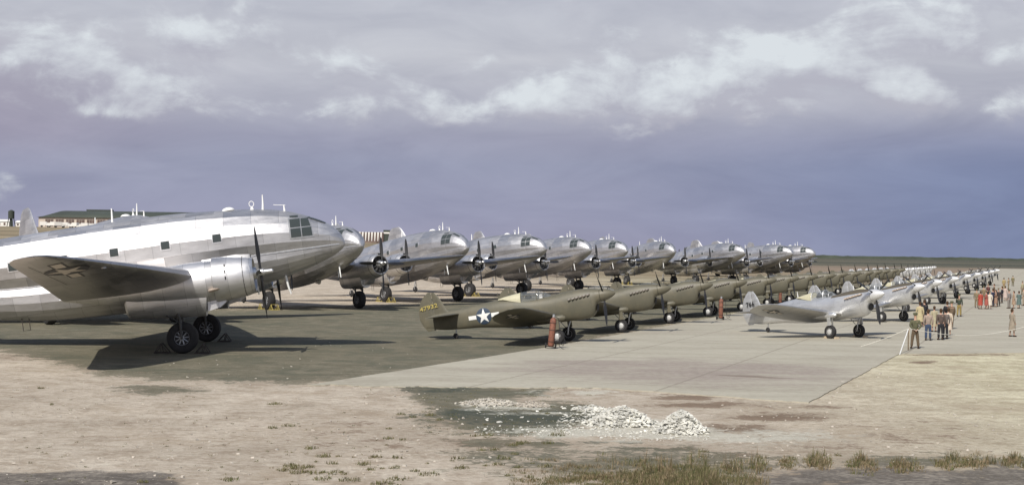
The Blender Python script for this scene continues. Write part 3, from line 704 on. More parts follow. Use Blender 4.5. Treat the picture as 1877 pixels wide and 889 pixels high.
    aerial('air_intake', MB().tube([(1.2, 0, 2.12), (.9, 0, 1.95), (.4, 0, 2.05)], [.05, .16, .1], 10), 'strut')
    return root
M['cream_star'] = plain('weathered_star_cream', (.46, .42, .36), .6)

LAB = {0: 'transport plane hidden behind the nearest one, only its aerials and tail fin showing',
       1: 'largest bare metal transport plane at the left, seen side on, wing towards the viewer',
       2: 'polished transport plane whose nose pokes out just past the largest plane',
       3: 'polished transport plane just right of the striped building',
       4: 'polished transport plane in the middle, directly behind the nearest olive fighter',
       5: 'polished transport plane whose nose shows above the nearest olive fighter propeller',
       6: 'polished transport plane whose nose shows above the second olive fighter',
       7: 'polished transport plane turned most towards the viewer, above the third olive fighter',
       8: 'far polished transport plane with tall tail fins rising behind its roof',
       9: 'second transport plane from the far right end of the line of transports',
       10: 'last transport plane at the far right end of the line, next to open field',
       11: 'far transport plane turned the other way, only its tail fin showing'}
def place_transport(o, k, nose=None, a=0., centre=None):
    h = Vector((math.cos(a), math.sin(a), 0))
    c = Vector((nose[0], nose[1], 0)) - h * 6.86 if nose else Vector((*centre, 0))
    o.location = c; o.rotation_euler = (0, -PT, a); o['label'] = LAB[k]
proto46 = make_transport()
place_transport(proto46, 1, a=R(4.6), centre=(-14.7, 66.2))
NOSES = [(0, -19.6, 80, 51.7), (2, -11, 104, 53), (3, -3.8, 123, 52), (4, 3.5, 143, 42.5), (5, 9.1, 163, 53), (6, 15, 184, 55), (7, 23.3, 203, 66), (8, 35.9, 218, 55), (9, 46.8, 236, 51), (10, 54.8, 256, 45)]
T46 = {1: proto46}
for k, X, Y, a in NOSES:
    o = copy_tree(proto46); place_transport(o, k, nose=(X, Y), a=-R(a)); T46[k] = o
o = copy_tree(proto46); place_transport(o, 11, nose=(36.7, 303.6), a=R(120)); T46[11] = o

# ------------------------------------------------------------------ fighters
PF = R(10)
FT = [(-7.3, 2.42), (-6.2, 2.50), (-5.25, 2.56), (-4.2, 2.64), (-3, 2.70), (-2.2, 2.66), (-1.2, 2.52), (-.35, 2.50), (.5, 2.58), (1.2, 2.60), (1.8, 2.55), (2.25, 2.46), (2.32, 2.44)]
FB = [(-7.3, 1.8), (-6.3, 1.58), (-5.5, 1.50), (-4.4, 1.42), (-3.4, 1.28), (-2, 1.12), (-.5, 1.06), (.6, 1.04), (1.3, 1.02), (1.75, 1.08), (1.95, 1.25), (2.05, 1.5), (2.12, 1.7), (2.32, 1.8)]
FW = [(-7.3, .05), (-6.2, .14), (-5, .26), (-4, .35), (-3, .42), (-1.5, .46), (0, .45), (1.2, .44), (1.9, .40), (2.32, .34)]
FWZ = [(-7.3, 2.2), (-4, 2.05), (-1, 1.95), (2.32, 2.1)]
def fsec(x):
    zt, zb, w, zm = (hermite(q, x) for q in (FT, FB, FW, FWZ)); zm = (zt + zb) / 2 * .6 + zm * .4; return zt, zb, w, zm
def fig_y(x, z):
    zt, zb, w, zm = fsec(x); q = (z - zm) / ((zt - zm) if z > zm else (zm - zb)); q = min(abs(q), 1); e = 2.3 if z < zm else 2.1
    return w * (1 - q ** e) ** (1 / e)
def fig_ring(x, n=28):
    zt, zb, w, zm = fsec(x); out = []
    for k in range(n):
        a = 2 * math.pi * k / n; c, s = math.cos(a), math.sin(a); e = 2 / 2.1 if s > 0 else 2 / 2.3
        out.append((x, w * math.copysign(abs(c) ** e, c), zm + (zt - zm if s > 0 else zm - zb) * math.copysign(abs(s) ** e, s)))
    return out
FWING = [(.3, .25, -2.55, 1.34, 1.24, .15), (2.2, .05, -2.5, 1.58, 1.40, .145), (4.2, -.25, -2.3, 1.90, 1.64, .125), (5.0, -.42, -2.12, 2.02, 1.76, .11), (5.4, -.6, -1.98, 2.06, 1.84, .1), (5.6, -.8, -1.8, 2.08, 1.92, .09), (5.68, -1.05, -1.5, 2.08, 2.0, .07)]
def fw_under(x, y, off, top=False):
    ys = [s[0] for s in FWING]; xl, xt, zl, zt, th = [float(np.interp(abs(y), ys, [s[k] for s in FWING])) for k in (1, 2, 3, 4, 5)]
    c = xl - xt; q = min(max((xl - x) / c, .01), .99); yy = 5 * th * (.2969 * math.sqrt(q) - .126 * q - .3516 * q * q + .2843 * q ** 3 - .1015 * q ** 4)
    z = zl + (zt - zl) * q; return (x, y, z + yy * c * 1.3 + off if top else z - yy * c * .7 - off)
def text_mesh(s, size, mat_fn):
    cu = bpy.data.curves.new('t', 'FONT'); cu.body = s; cu.size = size; cu.offset = .006 * size / .3; cu.resolution_u = 2; ob = bpy.data.objects.new('t', cu); C.objects.link(ob)
    dg = bpy.context.evaluated_depsgraph_get(); me = ob.evaluated_get(dg).to_mesh(); mb = MB()
    mb.add([mat_fn(v.co.x, v.co.y) for v in me.vertices], [tuple(p.vertices) for p in me.polygons])
    bpy.data.objects.remove(ob); return mb
def make_fighter(kind, label):
    OL = kind == 'olive'
    root = thing('fighter_aircraft', label, 'airplane', (0, 0, 0), (0, -PF, 0), 'olive fighters parked in a long row' if OL else 'silver fighters parked in the right hand row')
    body = M['olive'] if OL else M['silver']; wm = M['olivew'] if OL else M['silverw']
    xs = list(np.linspace(-7.3, 1.5, 34)) + [1.62, 1.74, 1.84, 1.92, 1.98, 2.03, 2.07, 2.1, 2.14, 2.2, 2.32]
    MB().rings([fig_ring(x) for x in xs]).obj('fuselage', body, root, ang=50)
    # chin radiator mouth
    mb = MB(); rs = []
    for x, k in ((2.075, 1.), (2.082, .97)):
        rs.append([(x + .05 * math.sin(a) + .02, .24 * k * math.cos(a), 1.50 + .2 * k * math.sin(a)) for a in [2 * math.pi * i / 20 for i in range(20)]])
    mb.rings(rs).obj('radiator_intake', M['dark'], root)
    sp = MB().lathe([(-.02, .30), (0, .335), (.15, .325), (.35, .27), (.55, .19), (.7, .10), (.77, .03)], 24, 'x', (0, 0, 0))
    pr = thing_part('propeller', root, (2.34, 0, 2.12))
    sp.obj('spinner', body if OL else M['silver_spin'], pr)
    for k in range(3):
        a = R(45 if OL else 62) + k * 2 * math.pi / 3
        b = blade(1.68, .23, .2, -1).obj('blade', M['black'], pr, rot=(a, 0, 0), loc=(.16, 0, 0))
        if k == 0 and False: pass
        # yellow tip
    # exhaust stacks
    for s in (-1, 1):
        mb = MB()
        for k in range(6):
            x = .78 + k * .2; z = 2.15 + k * .02; y = fig_y(x, z); mb.tube([(x + .06, s * (y - .05), z), (x + .02, s * (y + .06), z), (x - .09, s * (y + .12), z - .02)], [.045, .045, .05], 8)
        mb.obj('exhaust_stacks', M['exhaust'] if not OL else M['exhaust_pale'], root)
    # canopy
    rs = []
    for x, zt, w, zb in ((-.25, 2.53, .1, 2.44), (-.55, 2.70, .25, 2.44), (-.88, 2.86, .31, 2.4), (-1.2, 2.93, .335, 2.4), (-1.84, 2.9, .34, 2.4)):
        rs.append([(x, w * math.cos(a) * (1 if math.sin(a) > .0 else 1), zb + (zt - zb) * max(math.sin(a), 0) ** .75) for a in [math.pi * i / 14 for i in range(15)]])
    can = MB().rings(rs, False, False, closed=False).obj('canopy', M['clear'], root)
    fr = MB()
    for x, zt, w, zb in ((-.62, 2.725, .265, 2.44), (-.98, 2.905, .33, 2.4), (-1.84, 2.91, .345, 2.4)):
        fr.tube([(x, w * math.cos(a), zb + (zt - zb) * max(math.sin(a), 0) ** .75) for a in [math.pi * i / 14 for i in range(15)]], .016, 6)
    for s in (-1, 1): fr.tube([(-.6, s * .27, 2.62), (-1.84, s * .34, 2.72)], .012, 6)
    fr.obj('frame', body, can)
    MB().lathe([(2.2, .16), (2.3, .2), (2.62, .18), (2.8, .06)], 12, 'z', (-1.5, 0, 0)).obj('pilot_seat', M['dark'], root)
    MB().box((-.86, -.2, 2.35), (-.70, .2, 2.66)).obj('gunsight_panel', M['white'] if OL else M['dark'], root)
    # rear quarter: cream cover panel
    rs = []
    for x, zt, w, zb in ((-1.85, 2.9, .345, 2.38), (-2.3, 2.86, .33, 2.5), (-2.8, 2.8, .27, 2.66), (-3.1, 2.74, .2, 2.69)):
        rs.append([(x, w * math.cos(a), zb + (zt - zb) * max(math.sin(a), 0) ** .75) for a in [math.pi * i / 12 for i in range(13)]])
    MB().rings(rs, True, False, closed=False).obj('rear_canopy_cover', M['cream'], root)
    # wings
    for s in (-1, 1):
        w = wing_mesh(MB(), FWING, 'y', s, 9).obj('wing', wm, root)
        fw = thing_part  # landing gear fairing on the leading edge
        fy = s * 1.27
        MB().tube([(.62, fy, 1.27), (.5, fy, 1.28), (.15, fy, 1.28), (-.6, fy, 1.3), (-1.4, fy, 1.36)], [.05, .15, .18, .14, .04], 14).obj('gear_fairing', body, root)
        sf = lambda u, v, l, s=s: fw_under(u, s * v, l)
        pol = [([(-1.25 - q[1], 4.35 + q[0]) for q in pts], mi, l) for pts, mi, l in roundel(0, 0, .36, .005, .003)]
        if s == -1: decal(pol, sf, .2).obj('star_insignia', [M['insig_blue_dull'], M['cream_star']], w)
        # fuselage insignia
        fs = lambda u, v, l, s=s: (u, s * (fig_y(u, v) + l), v)
        decal(roundel(-3.95, 1.98, .43 if OL else .36, .006, .004, True)[1:], fs, .1).obj('star_insignia', [M['insig_blue'], M['white']], root)
        # wheel and leg
        r = .38; cx = .42; gz = -cx * math.tan(PF); cz = gz + r / math.cos(PF) * .985
        # wheel axle point that touches the ground
        wheel_parts(root, 'main_wheel', (cx - .38, s * 1.25, .385), r, .24, s, M['hubcap'], .52, cover=True)
        lg = MB().tube([(cx - .38, s * 1.25 - s * .17, .385), (cx - .30, s * 1.25 - s * .16, .75), (.28, fy, 1.2)], [.035, .045, .06], 10)
        lg.tube([(cx - .38, s * 1.25, .385), (cx - .38, s * 1.25 - s * .2, .385)], .05, 8); lg.tube([(-.02, s * 1.08, .75), (-.35, s * 1.05, 1.2)], .02, 6)
        lg.obj('landing_gear_leg', M['strut'], root)
        MB().box((.02, s * 1.4 - .012, .72), (.26, s * 1.4 + .012, 1.2)).obj('gear_door', body, root)
        ST = [(.1, -5.3, -6.85, 2.3, 2.3, .1), (1.2, -5.65, -6.85, 2.31, 2.31, .09), (1.75, -5.95, -6.7, 2.31, 2.31, .08), (1.93, -6.2, -6.5, 2.31, 2.31, .06)]
        wing_mesh(MB(), ST, 'y', s, 7, 0).obj('tailplane', wm, root)
    FN = [(2.3, -5.7, -6.75, 0, 0, .07), (2.6, -6.05, -6.75, 0, 0, .08), (3.1, -6.25, -6.75, 0, 0, .09), (3.45, -6.45, -6.77, 0, 0, .09), (3.63, -6.62, -6.78, 0, 0, .09)]
    wing_mesh(MB(), FN, 'z', 1, 6, 0).obj('tail_fin', body, root)
    RD = [(1.62, -6.8, -7.25, 0, 0, .12), (1.95, -6.79, -7.48, 0, 0, .12), (2.3, -6.78, -7.62, 0, 0, .1), (2.8, -6.78, -7.6, 0, 0, .09), (3.2, -6.78, -7.45, 0, 0, .08), (3.5, -6.79, -7.2, 0, 0, .07), (3.66, -6.8, -6.98, 0, 0, .06)]
    wing_mesh(MB(), RD, 'z', 1, 6, 0).obj('rudder', body, root)
    tx = -5.75; gz = -tx * math.tan(PF)
    tw = thing_part('tail_wheel', root, (tx, 0, gz + .16))
    MB().lathe([(-.05, .07), (-.06, .12), (0, .155), (.06, .12), (.05, .07)], 16, 'y').obj('tyre', M['rubber'], tw)
    MB().tube([(0, 0, 0), (.06, 0, .25), (.1, 0, .6)], .035, 8).obj('fork', M['strut'], tw)
    MB().tube([(-3.1, 0, 2.7), (-3.12, 0, 3.1)], [.03, .012], 6).obj('antenna_mast', body if OL else M['white'], root)
    return root
M['exhaust_pale'] = plain('exhaust_stub_metal', (.42, .38, .33), .4, .6, var=.5, scale=16)
M['silver_spin'] = plain('silver_spinner', (.68, .68, .68), .4, .4, var=.04)
M['silver_bright'] = M['silver']
def ordinal(k): return ['first', 'second', 'third', 'fourth', 'fifth', 'sixth', 'seventh', 'eighth', 'ninth', 'tenth', 'eleventh', 'twelfth', 'thirteenth', 'fourteenth', 'fifteenth', 'sixteenth', 'seventeenth', 'eighteenth', 'nineteenth', 'twentieth', 'twenty first'][k]
olive0 = make_fighter('olive', 'olive drab fighter nearest the viewer with yellow number 47932 on its tail')
silver0 = make_fighter('silver', 'silver fighter nearest the viewer in the right row with black 766 on its tail')
AO = math.atan2(-.27, .963)
def place(o, x, y, a): o.location = (x, y, .035); o.rotation_euler = (0, -PF, a)
tree_o, tree_s = olive0, silver0
for k in range(1, 15):
    o = copy_tree(olive0); place(o, 2.75 + 4.15 * k + random.uniform(-.15, .15), 73.6 + 11.1 * k + random.uniform(-.2, .2), AO + R(random.uniform(-1.3, 1.3))); o['label'] = 'olive drab fighter, %s from the near end of the long left row of fighters' % ordinal(k)
for k in range(15, 21):
    o = copy_tree(silver0); place(o, 2.75 + 4.15 * k, 73.6 + 11.1 * k, AO); o['group'] = 'silver fighters at the far end of the olive row'
    o['label'] = 'small silver fighter at far end of left row, %s past the olive ones' % ordinal(k - 15)
place(olive0, 2.75, 73.6, AO); olive0.location.z = 0
AS = math.atan2(-.795, .607); hs = Vector((math.cos(AS), math.sin(AS), 0))
g0 = Vector((19.05, 80.8, 0)); nose0 = g0 + hs * 2.65
for k in range(0, 9):
    nx, ny = (nose0.x, nose0.y) if k == 0 else ((29.0, 99.6) if k == 1 else (20.75 + 7.68 * k, 79.0 + 20 * k))
    o = silver0 if k == 0 else copy_tree(silver0); place(o, nx - hs.x * 2.65, ny - hs.y * 2.65, AS)
    if k: o['label'] = 'silver fighter, %s from the near end of the right hand row' % ordinal(k)
# numbers painted on the two nearest tails
def on_fin(x0, z0, slope, side=-1, wide=1.32):
    def fn(u, v): return (x0 + u * wide - v * .05, side * .078, z0 + v + u * slope)
    return fn
text_mesh('47932', .31, on_fin(-7.50, 2.72, .16)).obj('serial_number', M['yellow'], olive0, smooth=False)
text_mesh('766', .40, on_fin(-7.22, 2.72, .0, wide=1.15)).obj('serial_number', M['black'], silver0, smooth=False)

# ------------------------------------------------------------------ wheel chocks
def chock(mat, name='wheel_chock'):
    mb = MB(); L = .62; H = .42
    for y in (-.28, .28):
        A, B_, T = (0, y, .03), (L, y, .03), (L * .55, y, H)
        for a, b in ((A, B_), (B_, T), (A, T), ((L * .5, y, .03), (L * .62, y, H * .86))): mb.tube([a, b], .022, 6)
    for p in ((0, .03), (L, .03), (L * .55, H)): mb.tube([(p[0], -.3, p[1]), (p[0], .3, p[1])], .02, 6)
    return mb.obj(name, mat)
cd = chock(M['chock_dark']); cy = chock(M['yellow'])
def put_chock(proto, used, plane, side, fore, label, group):
    o = proto if not used else proto.copy()
    if used: C.objects.link(o)
    a = plane.rotation_euler.z; h = Vector((math.cos(a), math.sin(a), 0)); p = Vector((-h.y, h.x, 0))
    o.location = plane.location + p * (side * 3.95) + h * (fore * .56); o.rotation_euler = (0, 0, a if fore > 0 else a + math.pi)
    tag(o, label, 'wheel chock', group)
put_chock(cd, 0, T46[1], -1, 1, 'dark frame chock ahead of the nearest big wheel', 'dark wheel chocks')
put_chock(cd, 1, T46[1], -1, -1, 'dark frame chock behind the nearest big wheel', 'dark wheel chocks')
put_chock(cd, 1, T46[1], 1, 1, 'dark frame chock ahead of the far wheel of the largest plane', 'dark wheel chocks')
i = 0
for k, nm in ((2, 'plane just behind the nearest one'), (3, 'plane before the striped building'), (4, 'third whole nosed plane'), (7, 'plane turned towards the viewer')):
    for f_, w in ((1, 'ahead of'), (-1, 'behind')):
        put_chock(cy, i > 0, T46[k], -1, f_, 'yellow frame chock %s the left wheel of the %s' % (w, nm), 'yellow wheel chocks'); i += 1
blk = MB().rings([[(0, -.14, .0), (.2, -.14, .0), (.16, -.14, .11), (.06, -.14, .12)], [(0, .14, .0), (.2, .14, .0), (.16, .14, .11), (.06, .14, .12)]]).obj('wheel_block', M['red_brown'] if 'red_brown' in M else M['wood'], smooth=False)
a = AS; h = hs; p = Vector((-h.y, h.x, 0)); first = True
for side, sn in ((-1, 'left seen wheel'), (1, 'dark right seen wheel')):
    for f_, w in ((1, 'ahead of'), (-1, 'behind')):
        o = blk if first else blk.copy()
        if not first: C.objects.link(o)
        first = False; o.location = silver0.location + p * side * 1.25 + h * (f_ * .27 + .06); o.rotation_euler = (0, 0, a if f_ > 0 else a + math.pi)
        tag(o, 'small wooden block %s the %s of the nearest silver fighter' % (w, sn), 'wheel block', 'wooden wheel blocks')

# ------------------------------------------------------------------ red gas bottles on hand carts
def gas_cart():
    root = thing('gas_bottle_cart', 'x', 'gas bottle', group='red gas bottles on small carts beside the fighters')
    MB().lathe([(.12, .02), (.13, .13), (.17, .15), (1.32, .15), (1.42, .13), (1.49, .07), (1.52, .05)], 20, 'z').obj('bottle', M['red'], root)
    MB().lathe([(1.5, .06), (1.52, .075), (1.62, .07), (1.66, .03)], 14, 'z').obj('valve_cap', M['strut'], root)
    f = MB()
    for s in (-.13, .13): f.tube([(s, .19, .1), (s, .19, 1.25), (s, .28, 1.4)], .016, 6)
    for z in (.35, .9, 1.25): f.tube([(-.13, .19, z), (.13, .19, z)], .014, 6); f.tube([(.165 * math.cos(t_), .165 * math.sin(t_), z) for t_ in np.linspace(0, 2 * math.pi, 13)], .012, 6)
    f.box((-.2, -.17, .08), (.2, .2, .11)); f.obj('cart_frame', M['chock_dark'], root)
    for s in (-.24, .24):
        w = MB().lathe([(-.03, .05), (-.035, .11), (0, .13), (.035, .11), (.03, .05)], 18, 'x', (s, .14, .13)); w.obj('wheel', M['rubber'], root)
    hs_ = MB(); pts = [(.05, -.02, 1.56), (.22, -.08, 1.5), (.3, -.1, 1.2), (.33, -.12, .7), (.42, -.16, .35), (.58, -.2, .2), (.66, -.1, .45), (.5, -.1, .72), (.36, -.14, .5), (.4, -.2, .18), (.6, -.3, .06), (.8, -.3, .05)]
    sm = []
    for i in range(len(pts) - 1):
        for q in (0, .5): sm.append(tuple(Vector(pts[i]).lerp(Vector(pts[i + 1]), q)))
    hs_.tube(sm, .016, 6); hs_.obj('hose', M['rubber'], root)
    return root
gc = gas_cart()
for i, (px, py, lb) in enumerate(((1009, 640, 'rusty red gas bottle on a cart by the nearest olive fighter'), (1321, 587, 'rusty red gas bottle standing before the fourth olive fighter'), (1430, 557, 'red gas bottle just behind the tail of the nearest silver fighter'))):
    o = gc if i == 0 else copy_tree(gc); o.location = ground(px, py); o.location.z = .03; o.rotation_euler = (0, R(5 if i == 0 else 1), R(10 * i)); o['label'] = lb

# ------------------------------------------------------------------ rope barrier
def barrier():
    b0 = ground(1665, 643); top = Vector((b0.x, b0.y, 1.12)); g1 = ground(1649, 650)
    st = MB().box((-.035, -.035, 0), (.035, .035, 1.14)).obj('rope_stake', M['wood'], smooth=False); st.location = (b0.x, b0.y, 0)
    tag(st, 'tan wooden stake holding the white rope beside the uniformed man', 'stake')
    pl = MB().tube([(g1.x, g1.y, .0), tuple(top - Vector((.02, .03, .02)))], .024, 8).obj('leaning_pole', M['white']); tag(pl, 'white pole leaning against the top of the rope stake', 'pole')
    L = ground(1578, 637); pts = [tuple(Vector((L.x, L.y, .06)).lerp(top, q) - Vector((0, 0, .05 * math.sin(math.pi * q)))) for q in np.linspace(0, 1, 12)]
    tag(MB().tube(pts, .013, 6).obj('rope', M['rope']), 'white rope running from the ground up to the stake', 'rope', 'white barrier ropes')
    E = Vector((b0.x + 7.6, b0.y + 4.6, 1.1)); pts = [tuple(top.lerp(E, q) - Vector((0, 0, .42 * math.sin(math.pi * q)))) for q in np.linspace(0, 1, 24)]
    tag(MB().tube(pts, .012, 6).obj('rope', M['rope']), 'long sagging white rope from the stake to the right edge', 'rope', 'white barrier ropes')
barrier()

# ------------------------------------------------------------------ people
def skin_obj(name, verts, edges, rad, root_i, sub=1):
    me = bpy.data.meshes.new(name); me.from_pydata(verts, edges, []); ob = bpy.data.objects.new(name, me); C.objects.link(ob)
    md = ob.modifiers.new('s', 'SKIN'); md.use_smooth_shade = True; sv = me.skin_vertices[0].data
    for i, r in enumerate(rad): sv[i].radius = r if hasattr(r, '__len__') else (r, r); sv[i].use_root = (i == root_i)
    sb = ob.modifiers.new('b', 'SUBSURF'); sb.levels = sub; sb.render_levels = sub
    dg = bpy.context.evaluated_depsgraph_get(); ev = bpy.data.meshes.new_from_object(ob.evaluated_get(dg)); ev.name = name
    bpy.data.objects.remove(ob); ev.polygons.foreach_set('use_smooth', [True] * len(ev.polygons)); return ev
def body_mesh(pose, female):
    """front faces -y; pose: dict of hand positions and foot positions"""
    sh = .165 if female else .19; V = []; E = []; Rr = []
    def v(p, r, par=None):
        V.append(p); Rr.append(r)
        if par is not None: E.append((par, len(V) - 1))
        return len(V) - 1
    pel = v((0, 0, .95), (.15, .11)); wai = v((0, 0, 1.10), (.125, .095), pel); che = v((0, .01, 1.30), (.155, .105), wai); nk0 = v((0, .01, 1.44), (.07, .06), che)
    nk = v((0, 0, 1.52), .052, nk0); hd = v((0, -.012, 1.60), (.07, .08), nk); hd2 = v((0, -.008, 1.67), (.078, .092), hd); hd3 = v((0, 0, 1.73), (.06, .07), hd2)
    v((0, -.108, 1.635), .012, hd)   # nose
    for s in (-1, 1):
        S = v((s * sh, .01, 1.405), (.062, .06), che); hand = pose['hand'][0 if s < 0 else 1]; el = pose['elbow'][0 if s < 0 else 1]
        e = v(el, .042, S); w = v(hand, .028, e)
        d = (Vector(hand) - Vector(el)).normalized(); pm = v(tuple(Vector(hand) + d * .06), (.034, .022), w)
        for k in range(4):
            o = Vector((0, (k - 1.5) * .019, 0)); t1 = Vector(hand) + d * .105 + o; f1 = v(tuple(t1), .0095, pm); v(tuple(t1 + d * (.045 + .008 * (1.5 - abs(k - 1.4))) + Vector((0, -.008, 0))), .008, f1)
        th = v(tuple(Vector(hand) + d * .05 + Vector((0, -.045, 0))), .011, w); v(tuple(Vector(hand) + d * .085 + Vector((0, -.058, 0))), .009, th)
        H = v((s * .09, 0, .88), (.09, .09), pel); ft = pose['foot'][0 if s < 0 else 1]
        kn = v((s * .1 + (ft[0] - s * .1) * .5, ft[1] * .5 - .015, .49), .058, H); an = v((ft[0], ft[1], .09), .038, kn); v((ft[0] * 1.08, ft[1] - .15, .035), (.035, .03), an)
    return skin_obj('body', V, E, Rr, 0)
def cloth(parts, name, pose, female):
    sh = .17 if female else .195; V = []; E = []; Rr = []
    def v(p, r, par=None):
        V.append(p); Rr.append(r)
        if par is not None: E.append((par, len(V) - 1))
        return len(V) - 1
    if parts == 'jacket':
        a = v((0, 0, .84), (.185, .145)); b = v((0, 0, 1.08), (.155, .125), a); c = v((0, .01, 1.30), (.185, .13), b); v((0, .012, 1.44), (.085, .075), c)
        for s in (-1, 1):
            S = v((s * sh, .01, 1.40), (.078, .074), c); e = v(pose['elbow'][0 if s < 0 else 1], .058, S); h = Vector(pose['hand'][0 if s < 0 else 1]); v(tuple(h), .042, e)
        return skin_obj(name, V, E, Rr, 0)
    if parts == 'trousers':
        a = v((0, 0, 1.0), (.155, .12)); b = v((0, 0, .9), (.165, .125), a)
        for s in (-1, 1):
            ft = pose['foot'][0 if s < 0 else 1]; H = v((s * .09, 0, .80), (.1, .1), b); kn = v((s * .1 + (ft[0] - s * .1) * .5, ft[1] * .5 - .012, .49), .082, H); v((ft[0], ft[1] + .005, .09), .072, kn)
        return skin_obj(name, V, E, Rr, 0)
    if parts == 'shoes':
        mb = MB()
        for s in (0, 1):
            f = pose['foot'][s]; mb.tube([(f[0], f[1] + .07, .045), (f[0], f[1], .05), (f[0] * 1.05, f[1] - .1, .042), (f[0] * 1.08, f[1] - .19, .03)], [.04, .052, .048, .025], 10)
        return mb.mesh(name, M['black'])
    if parts in ('skirt', 'coat'):
        mb = MB(); rs = []
        prof = [(1.02, .165, .125), (.9, .19, .15), (.7, .215, .175), (.5, .24, .195), (.40, .25, .205)] if parts == 'skirt' else [(1.47, .07, .06), (1.43, .15, .09), (1.35, .195, .12), (1.2, .18, .13), (1.06, .155, .12), (.9, .2, .16), (.7, .23, .185), (.5, .25, .2), (.38, .26, .21)]
        for z, a, b in prof:
            rs.append([(0 + a * (1 + .035 * math.sin(7 * t_) * (z < .8)) * math.cos(t_), b * (1 + .05 * math.sin(5 * t_ + 1) * (z < .8)) * math.sin(t_), z) for t_ in [2 * math.pi * k / 22 for k in range(22)]])
        mb.rings(rs)
        if parts == 'coat':
            for s in (-1, 1):
                e = Vector(pose['elbow'][0 if s < 0 else 1]); h = Vector(pose['hand'][0 if s < 0 else 1]); mb.tube([(s * .1, .01, 1.4), (s * sh, .01, 1.385), tuple(e), tuple(h)], [.06, .078, .058, .045], 10)
        return mb.mesh(name, M['black'])
    if parts == 'hair':
        mb = MB(); rs = []
        for z, r, yo in ((1.56, .05, .045), (1.60, .08, .03), (1.66, .1, .02), (1.72, .098, .012), (1.77, .075, .008), (1.80, .03, .005)):
            rs.append([(r * .92 * math.cos(t_), yo + r * (1.02 if math.sin(t_) > 0 else (.35 if z < 1.7 else .95)) * math.sin(t_), z) for t_ in [2 * math.pi * k / 18 for k in range(18)]])
        return mb.rings(rs).mesh(name, M['black'])
    if parts == 'cap':
        mb = MB(); mb.lathe([(1.70, .1), (1.74, .104), (1.78, .12), (1.80, .118), (1.83, .08), (1.835, .02)], 20, 'z', (0, .005, 0))
        mb.rings([[(.085 * math.cos(t_), -.05 - .02, 1.71) for t_ in np.linspace(math.pi, 2 * math.pi, 8)], [(.08 * math.cos(t_), -.07 + .09 * math.sin(t_), 1.695) for t_ in np.linspace(math.pi, 2 * math.pi, 8)]], False, False, closed=False)
        return mb.mesh(name, M['black'])
    if parts == 'hat':
        mb = MB(); mb.lathe([(1.73, .16), (1.735, .1), (1.74, .095), (1.82, .085), (1.85, .05), (1.85, .01)], 20, 'z'); return mb.mesh(name, M['black'])
POSES = [dict(elbow=[(-.24, .05, 1.14), (.24, .05, 1.14)], hand=[(-.25, -.03, .90), (.25, -.03, .90)], foot=[(-.12, 0, 0), (.12, 0, 0)]),
         dict(elbow=[(-.28, .1, 1.15), (.28, .1, 1.15)], hand=[(-.09, .17, .98), (.09, .17, .98)], foot=[(-.17, .02, 0), (.17, -.02, 0)]),
         dict(elbow=[(-.24, .04, 1.14), (.25, -.03, 1.15)], hand=[(-.23, -.04, .90), (.14, -.22, 1.17)], foot=[(-.1, -.08, 0), (.12, .08, 0)])]
CM = {}
def cmat(c, nm='cloth'):
    if c not in CM: CM[c] = plain('%s_%d' % (nm, len(CM)), c, .9, var=.15, scale=8, spec=.2)
    return CM[c]
PM = {}
def pmesh(kind, pi, fem):
    k = (kind, pi, fem)
    if k not in PM:
        PM[k] = body_mesh(POSES[pi], fem) if kind == 'body' else cloth(kind, kind, POSES[pi], fem)
        if not PM[k].materials: PM[k].materials.append(M['black'])
    return PM[k]
SKIN = plain('skin', (.45, .27, .19), .6, var=.06)
def person(px, py, label, fem, pose, rot, hgt, top, bottom, head, headkind, upper='jacket', shoes=(.03, .02, .015), group=None):
    g = ground(px, py); root = thing('person', label, 'person', (g.x, g.y, .036 if py < 645 else .0), (0, 0, R(rot)), group); s = hgt / 1.80; root.scale = (s, s, s)
    def part(kind, m):
        o = bpy.data.objects.new(kind, pmesh(kind, pose, fem)); C.objects.link(o); o.parent = root
        o.material_slots[0].link = 'OBJECT'; o.material_slots[0].material = m; return o
    part('body', SKIN); part('shoes', cmat(shoes)); part(headkind, cmat(head))
    if upper == 'coat': part('coat', cmat(top))
    else:
        part('jacket', cmat(top)); part('skirt' if fem else 'trousers', cmat(bottom))
    return root
OLV, TAN, DRK, BLU, BRN, GRY = (.10, .10, .06), (.38, .28, .19), (.03, .03, .035), (.05, .07, .12), (.13, .09, .07), (.25, .24, .23)
HR, BLK = (.06, .035, .02), (.015, .013, .012)
person(1677, 640, 'man in olive uniform and cap with hands behind his back beside the rope stake', 0, 1, 178, 1.80, OLV, (.12, .09, .06), OLV, 'cap')
person(1701, 625, 'man in tan jacket and blue trousers seen from behind', 0, 0, 170, 1.76, (.30, .24, .20), BLU, HR, 'hair')
person(1724, 624, 'man in dark brown jacket and black trousers seen from behind', 0, 0, 185, 1.78, (.10, .075, .065), DRK, HR, 'hair')
person(1732.5, 622, 'man in grey jacket half hidden behind the man in the dark brown jacket', 0, 0, 190, 1.74, (.14, .12, .11), DRK, BLK, 'hair')
person(1738, 616, 'woman in cream coat beside the man in the dark brown jacket', 1, 0, 175, 1.66, (.55, .47, .38), GRY, HR, 'hair', 'coat')
person(1744, 604, 'man in brown uniform at the back right of the group by the rope', 0, 2, 200, 1.80, (.15, .11, .075), (.15, .115, .08), OLV, 'cap')
person(1736, 601, 'man in black jacket behind the woman in the cream coat', 0, 0, 150, 1.76, DRK, DRK, HR, 'hair')
person(1712, 609, 'woman in pale yellow dress between the two men by the rope', 1, 0, 185, 1.62, (.36, .32, .22), (.36, .32, .22), HR, 'hair', 'coat')
person(1686, 600, 'person in tan coat partly behind the uniformed man', 1, 0, 160, 1.68, (.42, .36, .22), TAN, HR, 'hair', 'coat')
